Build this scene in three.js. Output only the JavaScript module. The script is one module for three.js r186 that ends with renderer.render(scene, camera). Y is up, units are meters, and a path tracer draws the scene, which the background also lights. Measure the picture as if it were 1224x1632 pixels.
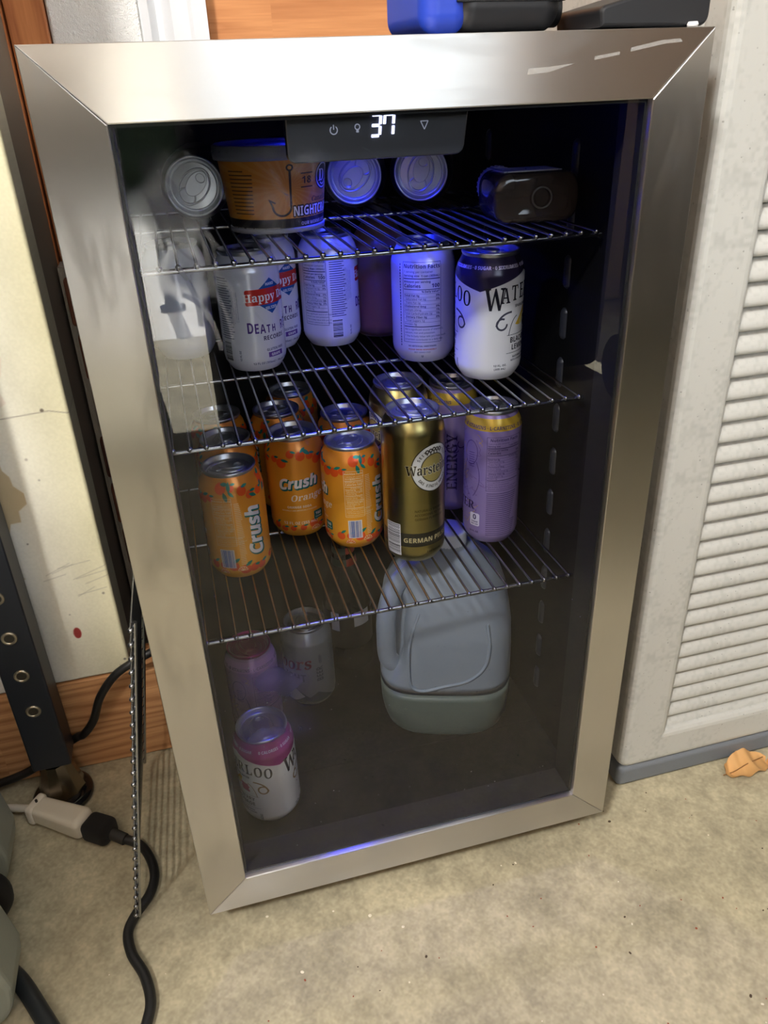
import * as THREE from 'three';
import { RoundedBoxGeometry } from 'three/addons/geometries/RoundedBoxGeometry.js';
import { mergeGeometries } from 'three/addons/utils/BufferGeometryUtils.js';
import { RectAreaLightUniformsLib } from 'three/addons/lights/RectAreaLightUniformsLib.js';
RectAreaLightUniformsLib.init();

// ------------------------------------------------------------------ camera, sky, sun, lamps, exposure
const H0 = 0.04;                                   // the fridge door's lower edge stands this far above the floor
const scene = new THREE.Scene();
const camera = new THREE.PerspectiveCamera(66.35663, 1224 / 1632, 0.02, 60);
camera.position.set(-0.15611, 0.73254 + H0, 0.5338);
{
  const m = new THREE.Matrix4().makeBasis(new THREE.Vector3(0.964268, -0.034844, 0.262626), new THREE.Vector3(0.155916, 0.876094, -0.456234), new THREE.Vector3(-0.214188, 0.48088, 0.850222));
  camera.quaternion.setFromRotationMatrix(m);
}
scene.background = new THREE.Color(0.86, 0.93, 1.0);   // bright overcast sky seen through the garage opening
scene.backgroundIntensity = 8;
const renderer = new THREE.WebGLRenderer({ antialias: true });
renderer.toneMapping = THREE.LinearToneMapping;
renderer.toneMappingExposure = 1.24;
renderer.shadowMap.enabled = true;

const sun = new THREE.DirectionalLight(new THREE.Color(1, 0.99, 0.97), 34);
sun.position.set(-0.3, 6, 7); sun.target.position.set(0, 0, 2.2);
sun.castShadow = true;
Object.assign(sun.shadow.camera, { left: -4, right: 4, top: 4, bottom: -4, near: 0.1, far: 16 });
sun.shadow.mapSize.set(2048, 2048);
scene.add(sun, sun.target);

const LAMP_AT = [-1.1, 2.2, 1.32], LAMP_POWER = 16;      // bare bulb hanging front left
const PANEL_AT = [0.35, 2.44, 1.0], PANEL_SIZE = [0.95, 0.5], PANEL_POWER = 2.5;   // ceiling light panel
const BLUE_POWER = 0.4;

// ------------------------------------------------------------------ helpers
const V = (x, y, z) => new THREE.Vector3(x, y, z);
function rng(a) { return () => { a = (a + 0x6d2b79f5) | 0; let t = Math.imul(a ^ (a >>> 15), 1 | a); t = (t + Math.imul(t ^ (t >>> 7), 61 | t)) ^ t; return ((t ^ (t >>> 14)) >>> 0) / 4294967296; }; }
const used = new Map();
function numbered(n) { const k = used.get(n) || 0; used.set(n, k + 1); return k ? n + '_' + String(k).padStart(3, '0') : n; }
function shade(o) { o.castShadow = true; o.receiveShadow = true; return o; }
function thing(name, label, category, [x, y, z] = [0, 0, 0], turn = 0, group) {
  const o = new THREE.Group(); o.name = numbered(name); o.position.set(x, y, z); o.rotation.y = turn;
  o.userData = { label, category }; if (group) o.userData.group = group;
  scene.add(o); return o;
}
function part(name, geo, m, parent, label) {
  const o = shade(new THREE.Mesh(geo, m)); o.name = name; if (label) o.userData.label = label;
  parent.add(o); return o;
}
function struct(name, geo, m, pos) {
  const o = shade(new THREE.Mesh(geo, m)); o.name = name; o.userData.kind = 'structure'; if (pos) o.position.set(...pos);
  scene.add(o); return o;
}
// box given by its corners, optional rounding
function box(x0, x1, y0, y1, z0, z1, r = 0) {
  const w = x1 - x0, h = y1 - y0, d = z1 - z0;
  const g = r ? new RoundedBoxGeometry(w, h, d, 2, Math.min(r, w / 2.01, h / 2.01, d / 2.01)) : new THREE.BoxGeometry(w, h, d);
  g.translate((x0 + x1) / 2, (y0 + y1) / 2, (z0 + z1) / 2); return g;
}
function merge(list) { return mergeGeometries(list.map((g) => { const n = g.index ? g.toNonIndexed() : g; for (const k of Object.keys(n.attributes)) if (!['position', 'normal', 'uv'].includes(k)) n.deleteAttribute(k); return n; })); }
// uv in metres: box projection
function boxUV(g, s = 1, swap = false) {
  if (g.index) g = g.toNonIndexed();
  const p = g.attributes.position, n = g.attributes.normal, uv = new Float32Array(p.count * 2);
  for (let i = 0; i < p.count; i++) {
    const ax = Math.abs(n.getX(i)), ay = Math.abs(n.getY(i)), az = Math.abs(n.getZ(i));
    let u, v;
    if (ay >= ax && ay >= az) { u = p.getX(i); v = p.getZ(i); } else if (ax >= az) { u = p.getZ(i); v = p.getY(i); } else { u = p.getX(i); v = p.getY(i); }
    if (swap) [u, v] = [v, u];
    uv[i * 2] = u * s; uv[i * 2 + 1] = v * s;
  }
  g.setAttribute('uv', new THREE.BufferAttribute(uv, 2)); return g;
}
function rod(a, b, r, seg = 8) {
  const d = new THREE.Vector3().subVectors(b, a), g = new THREE.CylinderGeometry(r, r, d.length(), seg);
  g.applyQuaternion(new THREE.Quaternion().setFromUnitVectors(V(0, 1, 0), d.clone().normalize()));
  g.translate((a.x + b.x) / 2, (a.y + b.y) / 2, (a.z + b.z) / 2); return g;
}
function tube(pts, r, n = 80, seg = 10) { return new THREE.TubeGeometry(new THREE.CatmullRomCurve3(pts.map((p) => V(...p))), n, r, seg); }
function lathe(pts, seg = 48, vh) {
  const g = new THREE.LatheGeometry(pts.map(([r, y]) => new THREE.Vector2(r, y)), seg, Math.PI);
  if (vh) { const p = g.attributes.position, uv = g.attributes.uv; for (let i = 0; i < p.count; i++) uv.setY(i, p.getY(i) / vh); }
  return g;
}
// tileable value noise
function noiseTile(N, cells, seed) {
  const R = rng(seed), cx = cells, cy = cells, t = Array.from({ length: cx * cy }, R);
  return (x, y) => {
    x *= cx / N; y *= cy / N; const ix = Math.floor(x), iy = Math.floor(y); let fx = x - ix, fy = y - iy; fx = fx * fx * (3 - 2 * fx); fy = fy * fy * (3 - 2 * fy);
    const g = (a, b) => t[((b % cy + cy) % cy) * cx + ((a % cx + cx) % cx)];
    return (g(ix, iy) * (1 - fx) + g(ix + 1, iy) * fx) * (1 - fy) + (g(ix, iy + 1) * (1 - fx) + g(ix + 1, iy + 1) * fx) * fy;
  };
}
function dataTex(N, f, srgb = true, M = N) {
  const d = new Uint8Array(N * M * 4);
  for (let y = 0; y < M; y++) for (let x = 0; x < N; x++) { const c = f(x, y), i = (y * N + x) * 4; for (let k = 0; k < 3; k++) d[i + k] = Math.max(0, Math.min(255, Array.isArray(c) ? c[k] : c)); d[i + 3] = 255; }
  const t = new THREE.DataTexture(d, N, M); t.wrapS = t.wrapT = THREE.RepeatWrapping; t.magFilter = THREE.LinearFilter; t.minFilter = THREE.LinearMipmapLinearFilter; t.generateMipmaps = true;
  if (srgb) t.colorSpace = THREE.SRGBColorSpace; t.needsUpdate = true; return t;
}
function canvasTex(w, h, draw, srgb = true) {
  const c = document.createElement('canvas'); c.width = w; c.height = h; const g = c.getContext('2d'); draw(g, w, h);
  const t = new THREE.CanvasTexture(c); t.wrapS = THREE.RepeatWrapping; t.wrapT = THREE.ClampToEdgeWrapping; if (srgb) t.colorSpace = THREE.SRGBColorSpace; t.anisotropy = 8; return t;
}
const mat = (color, roughness = 0.6, more = {}) => new THREE.MeshStandardMaterial({ color, roughness, ...more });
const phys = (color, roughness, more = {}) => new THREE.MeshPhysicalMaterial({ color, roughness, ...more });

// ------------------------------------------------------------------ materials
const TX = {};
{
  const a = noiseTile(1024, 6, 1), b = noiseTile(1024, 17, 2), c = noiseTile(1024, 60, 3), d = noiseTile(1024, 256, 4), e = noiseTile(1024, 512, 5), R = rng(77);
  const spots = Array.from({ length: 260 }, () => [R() * 1024, R() * 1024, 0.8 + R() * R() * 2.6, R()]);
  const m = new Float32Array(1024 * 1024);
  for (const [sx, sy, r, k] of spots) for (let y = -8; y <= 8; y++) for (let x = -8; x <= 8; x++) { const q = Math.hypot(x, y) / r; if (q < 1) m[((sy + y + 1024) & 1023) * 1024 + ((sx + x + 1024) & 1023)] = (k < 0.7 ? -1 : 0.9) * (1 - q * q); }
  const f = (x, y) => {
    const s = a(x, y) * 0.2 + b(x, y) * 0.18 + c(x, y) * 0.26 + d(x, y) * 0.2 + e(x, y) * 0.2, blot = Math.max(0, b(y, x) * 0.6 + c(y, x) * 0.4 - 0.6) * 1.5;
    return (s - 0.5) * 1.25 - blot * 0.22 + m[y * 1024 + x] * 0.16;
  };
  TX.concrete = dataTex(1024, (x, y) => { const k = 1 + f(x, y) * 0.44; return [165 * k, 156 * k, 131 * k - 2]; });
  TX.concreteBump = dataTex(1024, (x, y) => 128 + 90 * f(x, y), false);
  TX.plaster = dataTex(512, (x, y) => 128 + 120 * (c(x * 2, y * 2) * 0.5 + d(x * 2, y * 2) * 0.5 - 0.5), false);
  TX.fine = dataTex(512, (x, y) => 128 + 110 * (d(x * 2, y * 2) * 0.6 + e(x * 2, y * 2) * 0.4 - 0.5), false);
}
function woodTex(base, dark, seed, rings = 9) {
  const a = noiseTile(512, 5, seed), b = noiseTile(512, 24, seed + 1), c = noiseTile(512, 128, seed + 2);
  return dataTex(512, (x, y) => {
    const w = y / 512 * rings + a(x * 0.35, y) * 2.2 + b(x * 0.2, y) * 0.35, ring = Math.pow(Math.abs((w % 1) * 2 - 1), 1.6), fib = c(x * 0.08, y * 1.0) * 0.5 + c(x * 0.3, y * 2) * 0.2;
    const k = Math.min(1, ring * 0.55 + fib * 0.55); return base.map((v, i) => v + (dark[i] - v) * k);
  });
}
TX.sill = woodTex([208, 158, 108], [140, 90, 52], 11, 16);
TX.stud = woodTex([205, 132, 76], [148, 82, 40], 21, 5);
TX.ply = woodTex([206, 142, 88], [166, 104, 58], 31, 4);
for (const t of [TX.sill, TX.stud, TX.ply]) t.repeat.set(2.2, 5);
TX.brush = (() => { const R = rng(5), N = 512, col = new Float32Array(N), b = noiseTile(512, 8, 51), c = noiseTile(512, 30, 52); for (let i = 0; i < N; i++) col[i] = R(); const R2 = rng(9), w = Array.from({ length: N * N }, R2);
  return { rough: dataTex(N, (x, y) => { const s = col[y] * 0.5 + w[y * N + (x >> 5)] * 0.3; return 70 + 18 * s + 60 * Math.max(0, b(x, y) * 0.6 + c(x, y) * 0.4 - 0.5); }, false), bump: dataTex(N, (x, y) => 255 * (col[y] * 0.6 + w[y * N + (x >> 5)] * 0.4), false) }; })();

const M = {};
TX.concrete.repeat.set(1 / 1.05, 1 / 1.05); TX.concreteBump.repeat.set(1 / 1.05, 1 / 1.05);
M.concrete = mat(0xffffff, 0.72, { map: TX.concrete, bumpMap: TX.concreteBump, bumpScale: 0.0012 });
M.driveway = mat(0xe6e2d8, 0.9, { bumpMap: TX.concreteBump, bumpScale: 0.002 });
M.garageWall = mat(0xc2bdb4, 0.9);
M.ceiling = mat(0x6f5f4f, 0.9);
M.steel = (rot) => phys(0xc9c7c4, 1, { metalness: 1, roughnessMap: TX.brush.rough, bumpMap: TX.brush.bump, bumpScale: 0.00001, anisotropy: 0.97, anisotropyRotation: rot });
M.steelFrame = M.steel(Math.PI / 2);
M.chrome = mat(0xa6a8ac, 0.2, { metalness: 1 });
M.black = mat(0x0c0c0e, 0.45);
M.liner = phys(0x08080a, 0.55, { bumpMap: TX.fine, bumpScale: 0.0002, specularIntensity: 0.3 });
M.support = mat(0x24262e, 0.4);
M.gasket = mat(0x070708, 0.6);
M.gloss = phys(0x2b2d34, 0.35, { clearcoat: 1, clearcoatRoughness: 0.04 });
M.shell = mat(0x1b1b1d, 0.55, { bumpMap: TX.fine, bumpScale: 0.0004 });

// ------------------------------------------------------------------ the setting
const fl = boxUV(box(-2.3, 2.3, -0.12, 0, -0.62, 2.3)); struct('floor', fl, M.concrete);
struct('driveway', boxUV(box(-6, 6, -0.12, -0.005, 2.3, 12)), M.driveway);
struct('ceiling', box(-2.3, 2.3, 2.5, 2.6, -0.62, 2.4), M.ceiling);
struct('wall_left', box(-2.3, -2.2, 0, 2.5, -0.62, 2.3), M.garageWall);
struct('wall_right', box(2.2, 2.3, 0, 2.5, -0.62, 2.3), M.garageWall);
{ // front wall with a doorway and a low hatch onto the sunlit driveway, a brown-panelled face beside them
  M.frontWall = mat(0xb5a292, 0.85);
  const A = [-0.32, -0.235, -0.07], B = [0.02, 1.02], T = 1.85;
  struct('wall_front', merge([box(-2.2, A[0], 0, 2.5, 2.2, 2.3), box(A[2], B[0], 0, 2.5, 2.2, 2.3), box(B[1], 2.2, 0, 2.5, 2.2, 2.3), box(A[0], A[2], 1.12, 2.5, 2.2, 2.3), box(B[0], B[1], T, 2.5, 2.2, 2.3)]), M.frontWall);
  // upright boards on its inner face
  [[1.04, 0.07, 0xe0d4c4], [1.12, 0.1, 0xa8826e], [1.24, 0.06, 0xd4c0ae], [1.31, 0.05, 0x85858f], [1.37, 0.12, 0xd0b4a0], [1.5, 0.07, 0x8a8380], [1.58, 0.16, 0xcfae98], [1.76, 0.1, 0xb09484], [-0.46, 0.1, 0x9a9690], [-0.62, 0.12, 0x8d8880]].forEach(([x, w, c], i) => struct('trim_' + (7 + i), box(x, x + w, 0.02, 2.45, 2.16, 2.205, 0.004), mat(c, 0.8)));
}
M.drywall = mat(0xe2e2de, 0.75, { bumpMap: TX.plaster, bumpScale: 0.003 }); M.drywall.bumpMap = TX.plaster.clone(); M.drywall.bumpMap.repeat.set(6, 6);
M.beige = mat(0xb9b197, 0.85, { bumpMap: TX.plaster, bumpScale: 0.0008 });
struct('wall_back', box(-2.2, 2.2, 0, 2.5, -0.62, -0.545), M.beige);
M.stud = mat(0xffffff, 0.75, { map: TX.stud }); M.ply = mat(0xffffff, 0.7, { map: TX.ply });
M.sill = mat(0xffffff, 0.75, { map: TX.sill, bumpMap: TX.sill, bumpScale: 0.0008 });
// boards against the back wall, left to right: stud, stud, textured drywall, white casing, plywood
struct('trim_1', boxUV(box(-0.35, -0.2835, 0, 2.5, -0.545, -0.495, 0.002), 1, true), M.stud);
struct('trim_2', boxUV(box(-0.2815, -0.2425, 0, 2.5, -0.545, -0.5, 0.002), 1, true), M.stud);
struct('trim_3', boxUV(box(-0.2415, -0.145, 0, 2.5, -0.545, -0.515, 0.004)), M.drywall);
M.whitePaint = mat(0xd6d8da, 0.45);
{
  const s = new THREE.Shape(); [[-0.146, 0], [-0.146, 0.012], [-0.136, 0.02], [-0.128, 0.012], [-0.122, 0.012], [-0.112, 0.026], [-0.094, 0.026], [-0.09, 0.03], [-0.074, 0.03], [-0.074, 0]].forEach(([x, z], i) => (i ? s.lineTo(x, z) : s.moveTo(x, z)));
  const g = new THREE.ExtrudeGeometry(s, { depth: 2.5, bevelEnabled: false }); g.rotateX(-Math.PI / 2); g.scale(1, 1, -1); g.computeVertexNormals();
  const p = g.attributes.position; const ix = g.index; if (!ix) { for (let i = 0; i < p.count; i += 3) { for (const a of ['position', 'normal', 'uv']) { const t = g.attributes[a], sz = t.itemSize; for (let k = 0; k < sz; k++) { const A = t.array, q = A[(i + 1) * sz + k]; A[(i + 1) * sz + k] = A[(i + 2) * sz + k]; A[(i + 2) * sz + k] = q; } } } g.computeVertexNormals(); }
  g.translate(0, 0, -0.53); struct('trim_4', g, M.whitePaint);
}
struct('trim_5', boxUV(box(-0.073, 0.2, 0, 2.5, -0.545, -0.52, 0.002)), M.ply);
// brick pier in the gap beside the fridge
{
  M.mortar = mat(0xa39a8c, 0.95, { bumpMap: TX.plaster, bumpScale: 0.003 });
  const pier = struct('brick_pier', box(-0.281, -0.232, 0, 0.6, -0.49, -0.45), M.mortar);
  const R = rng(41), bm = [0x6e3d2a, 0x7d4a33, 0x5a3226, 0x85604a].map((c) => mat(c, 0.9, { bumpMap: TX.plaster, bumpScale: 0.002 }));
  for (let i = 0; i < 9; i++) { const y = 0.006 + i * 0.066; part('brick', box(-0.278 + R() * 0.006, -0.234, y, y + 0.055, -0.47, -0.441 + R() * 0.004, 0.004), bm[Math.floor(R() * 4)], pier); }
}
// white painted wall end on the left, standing on a timber sill
{
  const N = 512, a = noiseTile(N, 5, 61), b = noiseTile(N, 20, 62), c = noiseTile(N, 90, 63), d = noiseTile(N, 256, 64);
  const t = canvasTex(512, 1024, (g, w, h) => {
    g.fillStyle = '#d8d5cc'; g.fillRect(0, 0, w, h);
    const im = g.getImageData(0, 0, w, h), R = rng(3);
    for (let y = 0; y < h; y++) for (let x = 0; x < w; x++) { const i = (y * w + x) * 4, k = (a(x, y) - 0.5) * 22 + (b(x, y * 0.5) - 0.5) * 16 + (d(x, y) - 0.5) * 8, yel = Math.max(0, 1 - (w - x) / 90) * 14; im.data[i] += k + yel * 0.2; im.data[i + 1] += k; im.data[i + 2] += k * 1.05 - yel * 2; }
    g.putImageData(im, 0, 0);
    const py = (y) => h * (1 - (y - 0.14) / 1.0), px = (x) => w * (x + 0.781) / 0.5;   // x, y in metres on the panel
    const blot = (x, y, rx, ry, col, al, n) => { const Q = rng(n); g.fillStyle = col; g.globalAlpha = al; g.beginPath(); for (let k = 0; k < 26; k++) { const an = k / 26 * 6.283, q = 0.8 + Q() * 0.35; g.lineTo(px(x) + Math.cos(an) * rx * w * 2 * q, py(y) + Math.sin(an) * ry * h * q); } g.fill(); g.globalAlpha = 1; };
    blot(-0.385, 0.40, 0.038, 0.05, '#b39b70', 0.75, 5); blot(-0.37, 0.53, 0.035, 0.06, '#cdb9a6', 0.5, 6); blot(-0.40, 0.30, 0.03, 0.02, '#b5a27c', 0.5, 9);
    g.fillStyle = '#8e2f2c'; g.beginPath(); g.ellipse(px(-0.331), py(0.21), 4.5, 8, 0, 0, 7); g.fill();
    g.strokeStyle = '#6f665a'; g.lineWidth = 1.4; g.globalAlpha = 0.55;
    g.lineWidth = 0.9; g.globalAlpha = 0.35; for (let k = 0; k < 9; k++) { const x = -0.37 + R() * 0.07, y = 0.26 + R() * 0.05; g.beginPath(); g.moveTo(px(x), py(y)); g.lineTo(px(x + 0.02 + R() * 0.03), py(y + 0.004 + R() * 0.012)); g.stroke(); }
    g.globalAlpha = 0.7; g.beginPath(); g.moveTo(px(-0.35), py(0.485)); g.lineTo(px(-0.3), py(0.488)); g.lineTo(px(-0.281), py(0.483)); g.stroke();
    g.fillStyle = '#4c443a'; for (let k = 0; k < 90; k++) { g.globalAlpha = 0.3 + R() * 0.5; g.beginPath(); g.arc(R() * w, R() * h, 0.5 + R() * R() * 2.2, 0, 7); g.fill(); }
  });
  M.panel = mat(0xffffff, 0.6, { map: t });
  const g = boxUV(box(-1.6, -0.281, 0.141, 2.5, -0.345, -0.29, 0.004)), p = g.attributes.position, uv = g.attributes.uv;
  for (let i = 0; i < p.count; i++) uv.setXY(i, (p.getX(i) + 0.781) / 0.5, p.getY(i) < 1.13 ? (p.getY(i) - 0.14) / 1.0 : 0.99);
  // long faces need a seam at y = 1.14 so that the dirt keeps its size: two panels stacked
  const lower = boxUV(box(-0.781, -0.281, 0.141, 1.14, -0.345, -0.29, 0.004)), lu = lower.attributes.uv, lp = lower.attributes.position;
  for (let i = 0; i < lp.count; i++) lu.setXY(i, (lp.getX(i) + 0.781) / 0.5, (lp.getY(i) - 0.14) / 1.0);
  struct('partition_panel', lower, M.panel);
  struct('partition_upper', box(-1.6, -0.281, 1.14, 2.5, -0.345, -0.29), mat(0xd2cdbf, 0.6));
  struct('partition_end', box(-1.6, -0.781, 0, 1.14, -0.345, -0.29), mat(0xd2cdbf, 0.6));
  struct('partition_side', merge([box(-0.32, -0.285, 0.02, 2.5, -0.52, -0.345)]), mat(0x8b7f70, 0.8, { bumpMap: TX.fine, bumpScale: 0.0005 }));
  const sg = boxUV(box(-0.78, -0.252, 0.0, 0.139, -0.345, -0.288, 0.004));
  struct('trim_6', sg, M.sill);
}

// ------------------------------------------------------------------ plastic cabinet with louvres, right of the fridge
{
  M.cabWhite = mat(0xb4b3ae, 0.55, { bumpMap: TX.fine, bumpScale: 0.0003 });
  const dirt = (() => { const a = noiseTile(512, 9, 71), b = noiseTile(512, 60, 72), R = rng(8), sp = new Float32Array(512 * 512); for (let i = 0; i < 240; i++) { const x0 = R() * 512, y0 = R() * 512, r = 0.5 + R() * R() * 2.2; for (let y = -4; y <= 4; y++) for (let x = -4; x <= 4; x++) if (Math.hypot(x, y) < r) sp[((y0 + y + 512) & 511) * 512 + ((x0 + x + 512) & 511)] = 0.35 + R() * 0.5; } return dataTex(512, (x, y) => { const k = 1 - Math.max(0, a(x, y) * 0.5 + b(x, y) * 0.5 - 0.5) * 0.2 - sp[y * 512 + x] * 0.3; return [182 * k, 182 * k, 178 * k - 2]; }); })();
  dirt.repeat.set(4.5, 4.5);
  M.cabDirt = mat(0xffffff, 0.5, { map: dirt, bumpMap: TX.fine, bumpScale: 0.0003 });
  M.cabGrey = mat(0x6d7278, 0.5, { bumpMap: TX.fine, bumpScale: 0.0004 });
  const c = thing('storage_cabinet', 'off-white plastic storage cabinet with horizontal louvres and grey plinth beside the fridge', 'cabinet', [0.272, 0, -0.054]);
  const W = 0.55, D = -0.42, T = 1.62;
  part('plinth', box(0.002, W - 0.002, 0, 0.032, D, -0.002, 0.008), M.cabGrey, c, 'blue-grey plinth');
  part('cabinet_shell', boxUV(merge([box(0, 0.02, 0.03, T, D, -0.035, 0.006), box(W - 0.02, W, 0.03, T, D, -0.035, 0.006), box(0, W, 0.03, 0.06, D, -0.035, 0.006), box(0, W, T - 0.04, T, D, -0.035, 0.006), box(0, W, 0.03, T, D, D + 0.02, 0.006)])), M.cabDirt, c);
  const door = new THREE.Group(); door.name = 'door'; c.add(door);
  // door frame: rounded outer edge, stepped down to the louvre field
  const s = new THREE.Shape(), rr = (q, x0, y0, x1, y1, r) => { q.moveTo(x0 + r, y0); q.lineTo(x1 - r, y0); q.quadraticCurveTo(x1, y0, x1, y0 + r); q.lineTo(x1, y1 - r); q.quadraticCurveTo(x1, y1, x1 - r, y1); q.lineTo(x0 + r, y1); q.quadraticCurveTo(x0, y1, x0, y1 - r); q.lineTo(x0, y0 + r); q.quadraticCurveTo(x0, y0, x0 + r, y0); };
  rr(s, 0.01, 0.042, W - 0.01, T - 0.02, 0.006);
  const h = new THREE.Path(); rr(h, 0.05, 0.072, W - 0.05, T - 0.09, 0.003); s.holes.push(h);
  const fg = new THREE.ExtrudeGeometry(s, { depth: 0.022, bevelEnabled: true, bevelThickness: 0.01, bevelSize: 0.01, bevelSegments: 4, curveSegments: 5 });
  fg.translate(0, 0, -0.032); part('door_frame', boxUV(fg), M.cabDirt, door);
  part('sill_ledge', box(0.046, W - 0.046, 0.064, 0.0715, -0.03, -0.006, 0.002), M.cabWhite, door);
  const ls = new THREE.Shape(); ls.moveTo(-0.03, 0); ls.lineTo(-0.012, 0.0002); ls.bezierCurveTo(-0.006, 0.0008, -0.0058, 0.006, -0.0085, 0.0115); ls.bezierCurveTo(-0.0115, 0.0175, -0.017, 0.0218, -0.021, 0.0224); ls.lineTo(-0.03, 0.0224); ls.closePath();
  const lg = new THREE.ExtrudeGeometry(ls, { depth: W - 0.105, bevelEnabled: false, curveSegments: 8 }); lg.rotateY(Math.PI / 2); lg.scale(-1, 1, 1);
  // rotateY maps (x,y,z)->(z,y,-x); undo the mirror so x runs right and the profile faces +z
  { const p = lg.attributes.position; for (let i = 0; i < p.count; i++) p.setXYZ(i, -p.getX(i), p.getY(i), -p.getZ(i)); lg.computeVertexNormals(); }
  const lgu = boxUV(lg);
  for (let i = 0; i < 66; i++) { const o = part('slat', lgu, M.cabDirt, door); o.position.set(0.0525, 0.0722 + i * 0.0222, 0.0); }
}

// ------------------------------------------------------------------ the fridge
const Y = (y) => y + H0;                              // heights measured from the door's lower edge
const fridge = thing('mini_fridge', 'under-counter drinks fridge with brushed steel door frame and dark glass, its display lit', 'fridge');
{
  const xi = 0.208, zb = -0.47;
  part('cabinet_body', merge([box(-0.219, -xi - 0.001, Y(-0.012), Y(0.757), zb, -0.047), box(xi + 0.001, 0.219, Y(-0.012), Y(0.757), zb, -0.047), box(-0.219, 0.219, Y(0.738), Y(0.757), zb, -0.047), box(-0.219, 0.219, Y(-0.012), Y(0.01), zb, -0.047), box(-0.219, 0.219, Y(-0.012), Y(0.757), zb, zb + 0.025)]), M.shell, fridge);
  part('inner_liner', merge([box(-xi - 0.001, -xi + 0.002, Y(0.01), Y(0.738), zb + 0.025, -0.05), box(xi - 0.002, xi + 0.001, Y(0.01), Y(0.738), zb + 0.025, -0.05), box(-xi, xi, Y(0.735), Y(0.738), zb + 0.025, -0.05), box(-xi, xi, Y(0.009), Y(0.012), zb + 0.025, -0.05), box(-xi, xi, Y(0.01), Y(0.738), zb + 0.024, zb + 0.028),
    box(-xi, xi, Y(0.0118), Y(0.0124), -0.149, -0.146), box(-xi, xi, Y(0.012), Y(0.02), -0.072, -0.05)]), M.liner, fridge);
  for (const fx of [-0.18, 0.18]) for (const fz of [-0.12, -0.42]) part('foot', lathe([[0, 0], [0.016, 0], [0.016, 0.006], [0.008, 0.01], [0.008, Y(-0.011)], [0, Y(-0.011)]], 20).translate(fx, 0, fz), M.black, fridge);
  // moulded shelf supports: stacks of round-faced ribs on both side walls
  const rib = new THREE.CapsuleGeometry(0.0066, 0.02, 4, 12);
  for (const s of [-1, 1]) for (const z of [-0.155, -0.36]) for (let k = 0; k < 13; k++) {
    const y = 0.075 + k * 0.0494; part('shelf_support', rib.clone().translate(s * 0.209, Y(y), z), M.support, fridge);
  }
  // door: gasket and inner plate, four mitred steel pieces, glass
  const door = new THREE.Group(); door.name = 'door'; fridge.add(door);
  const W = 0.22, T = 0.7576, f = 0.0414;
  const frame = (pts, horizontal) => {
    const s = new THREE.Shape(); pts.forEach(([x, y], i) => (i ? s.lineTo(x, y) : s.moveTo(x, y))); s.closePath();
    const g0 = new THREE.ExtrudeGeometry(s, { depth: 0.0376, bevelEnabled: true, bevelThickness: 0.0012, bevelSize: 0.0009, bevelOffset: -0.001, bevelSegments: 2 });
    g0.translate(0, H0, -0.0388); const g = g0;
    const p = g.attributes.position, uv = g.attributes.uv; for (let i = 0; i < p.count; i++) horizontal ? uv.setXY(i, p.getX(i) * 3, (p.getY(i) + p.getZ(i)) * 9) : uv.setXY(i, p.getY(i) * 3, (p.getX(i) + p.getZ(i)) * 9);
    return g;
  };
  part('frame_top', frame([[-W, T], [-W + f, T - f], [W - f, T - f], [W, T]], true), M.steelFrame, door);
  part('frame_bottom', frame([[-W, 0], [W, 0], [W - f, f], [-W + f, f]], true), M.steelFrame, door);
  part('frame_side', frame([[-W, 0], [-W + f, f], [-W + f, T - f], [-W, T]], false), M.steelFrame, door);
  part('frame_side', frame([[W, 0], [W, T], [W - f, T - f], [W - f, f]], false), M.steelFrame, door);
  const ring = (x, y0, y1, t, z0, z1) => merge([box(-x, -x + t, y0, y1, z0, z1), box(x - t, x, y0, y1, z0, z1), box(-x + t, x - t, y1 - t, y1, z0, z1), box(-x + t, x - t, y0, y0 + t, z0, z1)]);
  const tm = mat(0xd9d8d4, 0.5, { transparent: true, opacity: 0.16 });
  const tape = (pts) => { const q = new THREE.Shape(); pts.forEach(([x, y], i) => (i ? q.lineTo(x, y) : q.moveTo(x, y))); const g = new THREE.ExtrudeGeometry(q, { depth: 0.0002, bevelEnabled: false }); g.translate(0, H0, 0.00015); part('tape_residue', g, tm, door); };
  tape([[0.085, 0.7335], [0.1, 0.7345], [0.118, 0.739], [0.1, 0.7375], [0.086, 0.737]]); tape([[0.132, 0.7405], [0.15, 0.743], [0.15, 0.7448], [0.132, 0.7425]]); tape([[0.158, 0.7445], [0.183, 0.7485], [0.196, 0.7492], [0.194, 0.7512], [0.18, 0.7505], [0.158, 0.7468]]);
  part('gasket', merge([ring(0.206, Y(0.012), Y(0.742), 0.012, -0.0495, -0.039), ring(W - f + 0.004, Y(f - 0.004), Y(T - f + 0.004), 0.006, -0.039, -0.006)]), M.gasket, door);
  // glass with greasy wipe marks in its gloss
  const sm = canvasTex(512, 1024, (g, w, h) => {
    g.fillStyle = '#000'; g.fillRect(0, 0, w, h); const R = rng(19);
    const blob = (x, y, r, a) => { const q = g.createRadialGradient(x, y, 0, x, y, r); q.addColorStop(0, `rgba(255,255,255,${a})`); q.addColorStop(1, 'rgba(255,255,255,0)'); g.fillStyle = q; g.fillRect(x - r, y - r, 2 * r, 2 * r); };
    for (let k = 0; k < 46; k++) blob(30 + R() * 170, 40 + R() * 110, 8 + R() * 26, 0.09 + R() * 0.1);
    for (let k = 0; k < 40; k++) blob(30 + R() * 90, 640 + R() * 130, 14 + R() * 40, 0.09 + R() * 0.1);
    for (let k = 0; k < 30; k++) blob(R() * w, R() * h, 20 + R() * 60, 0.02);
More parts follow.
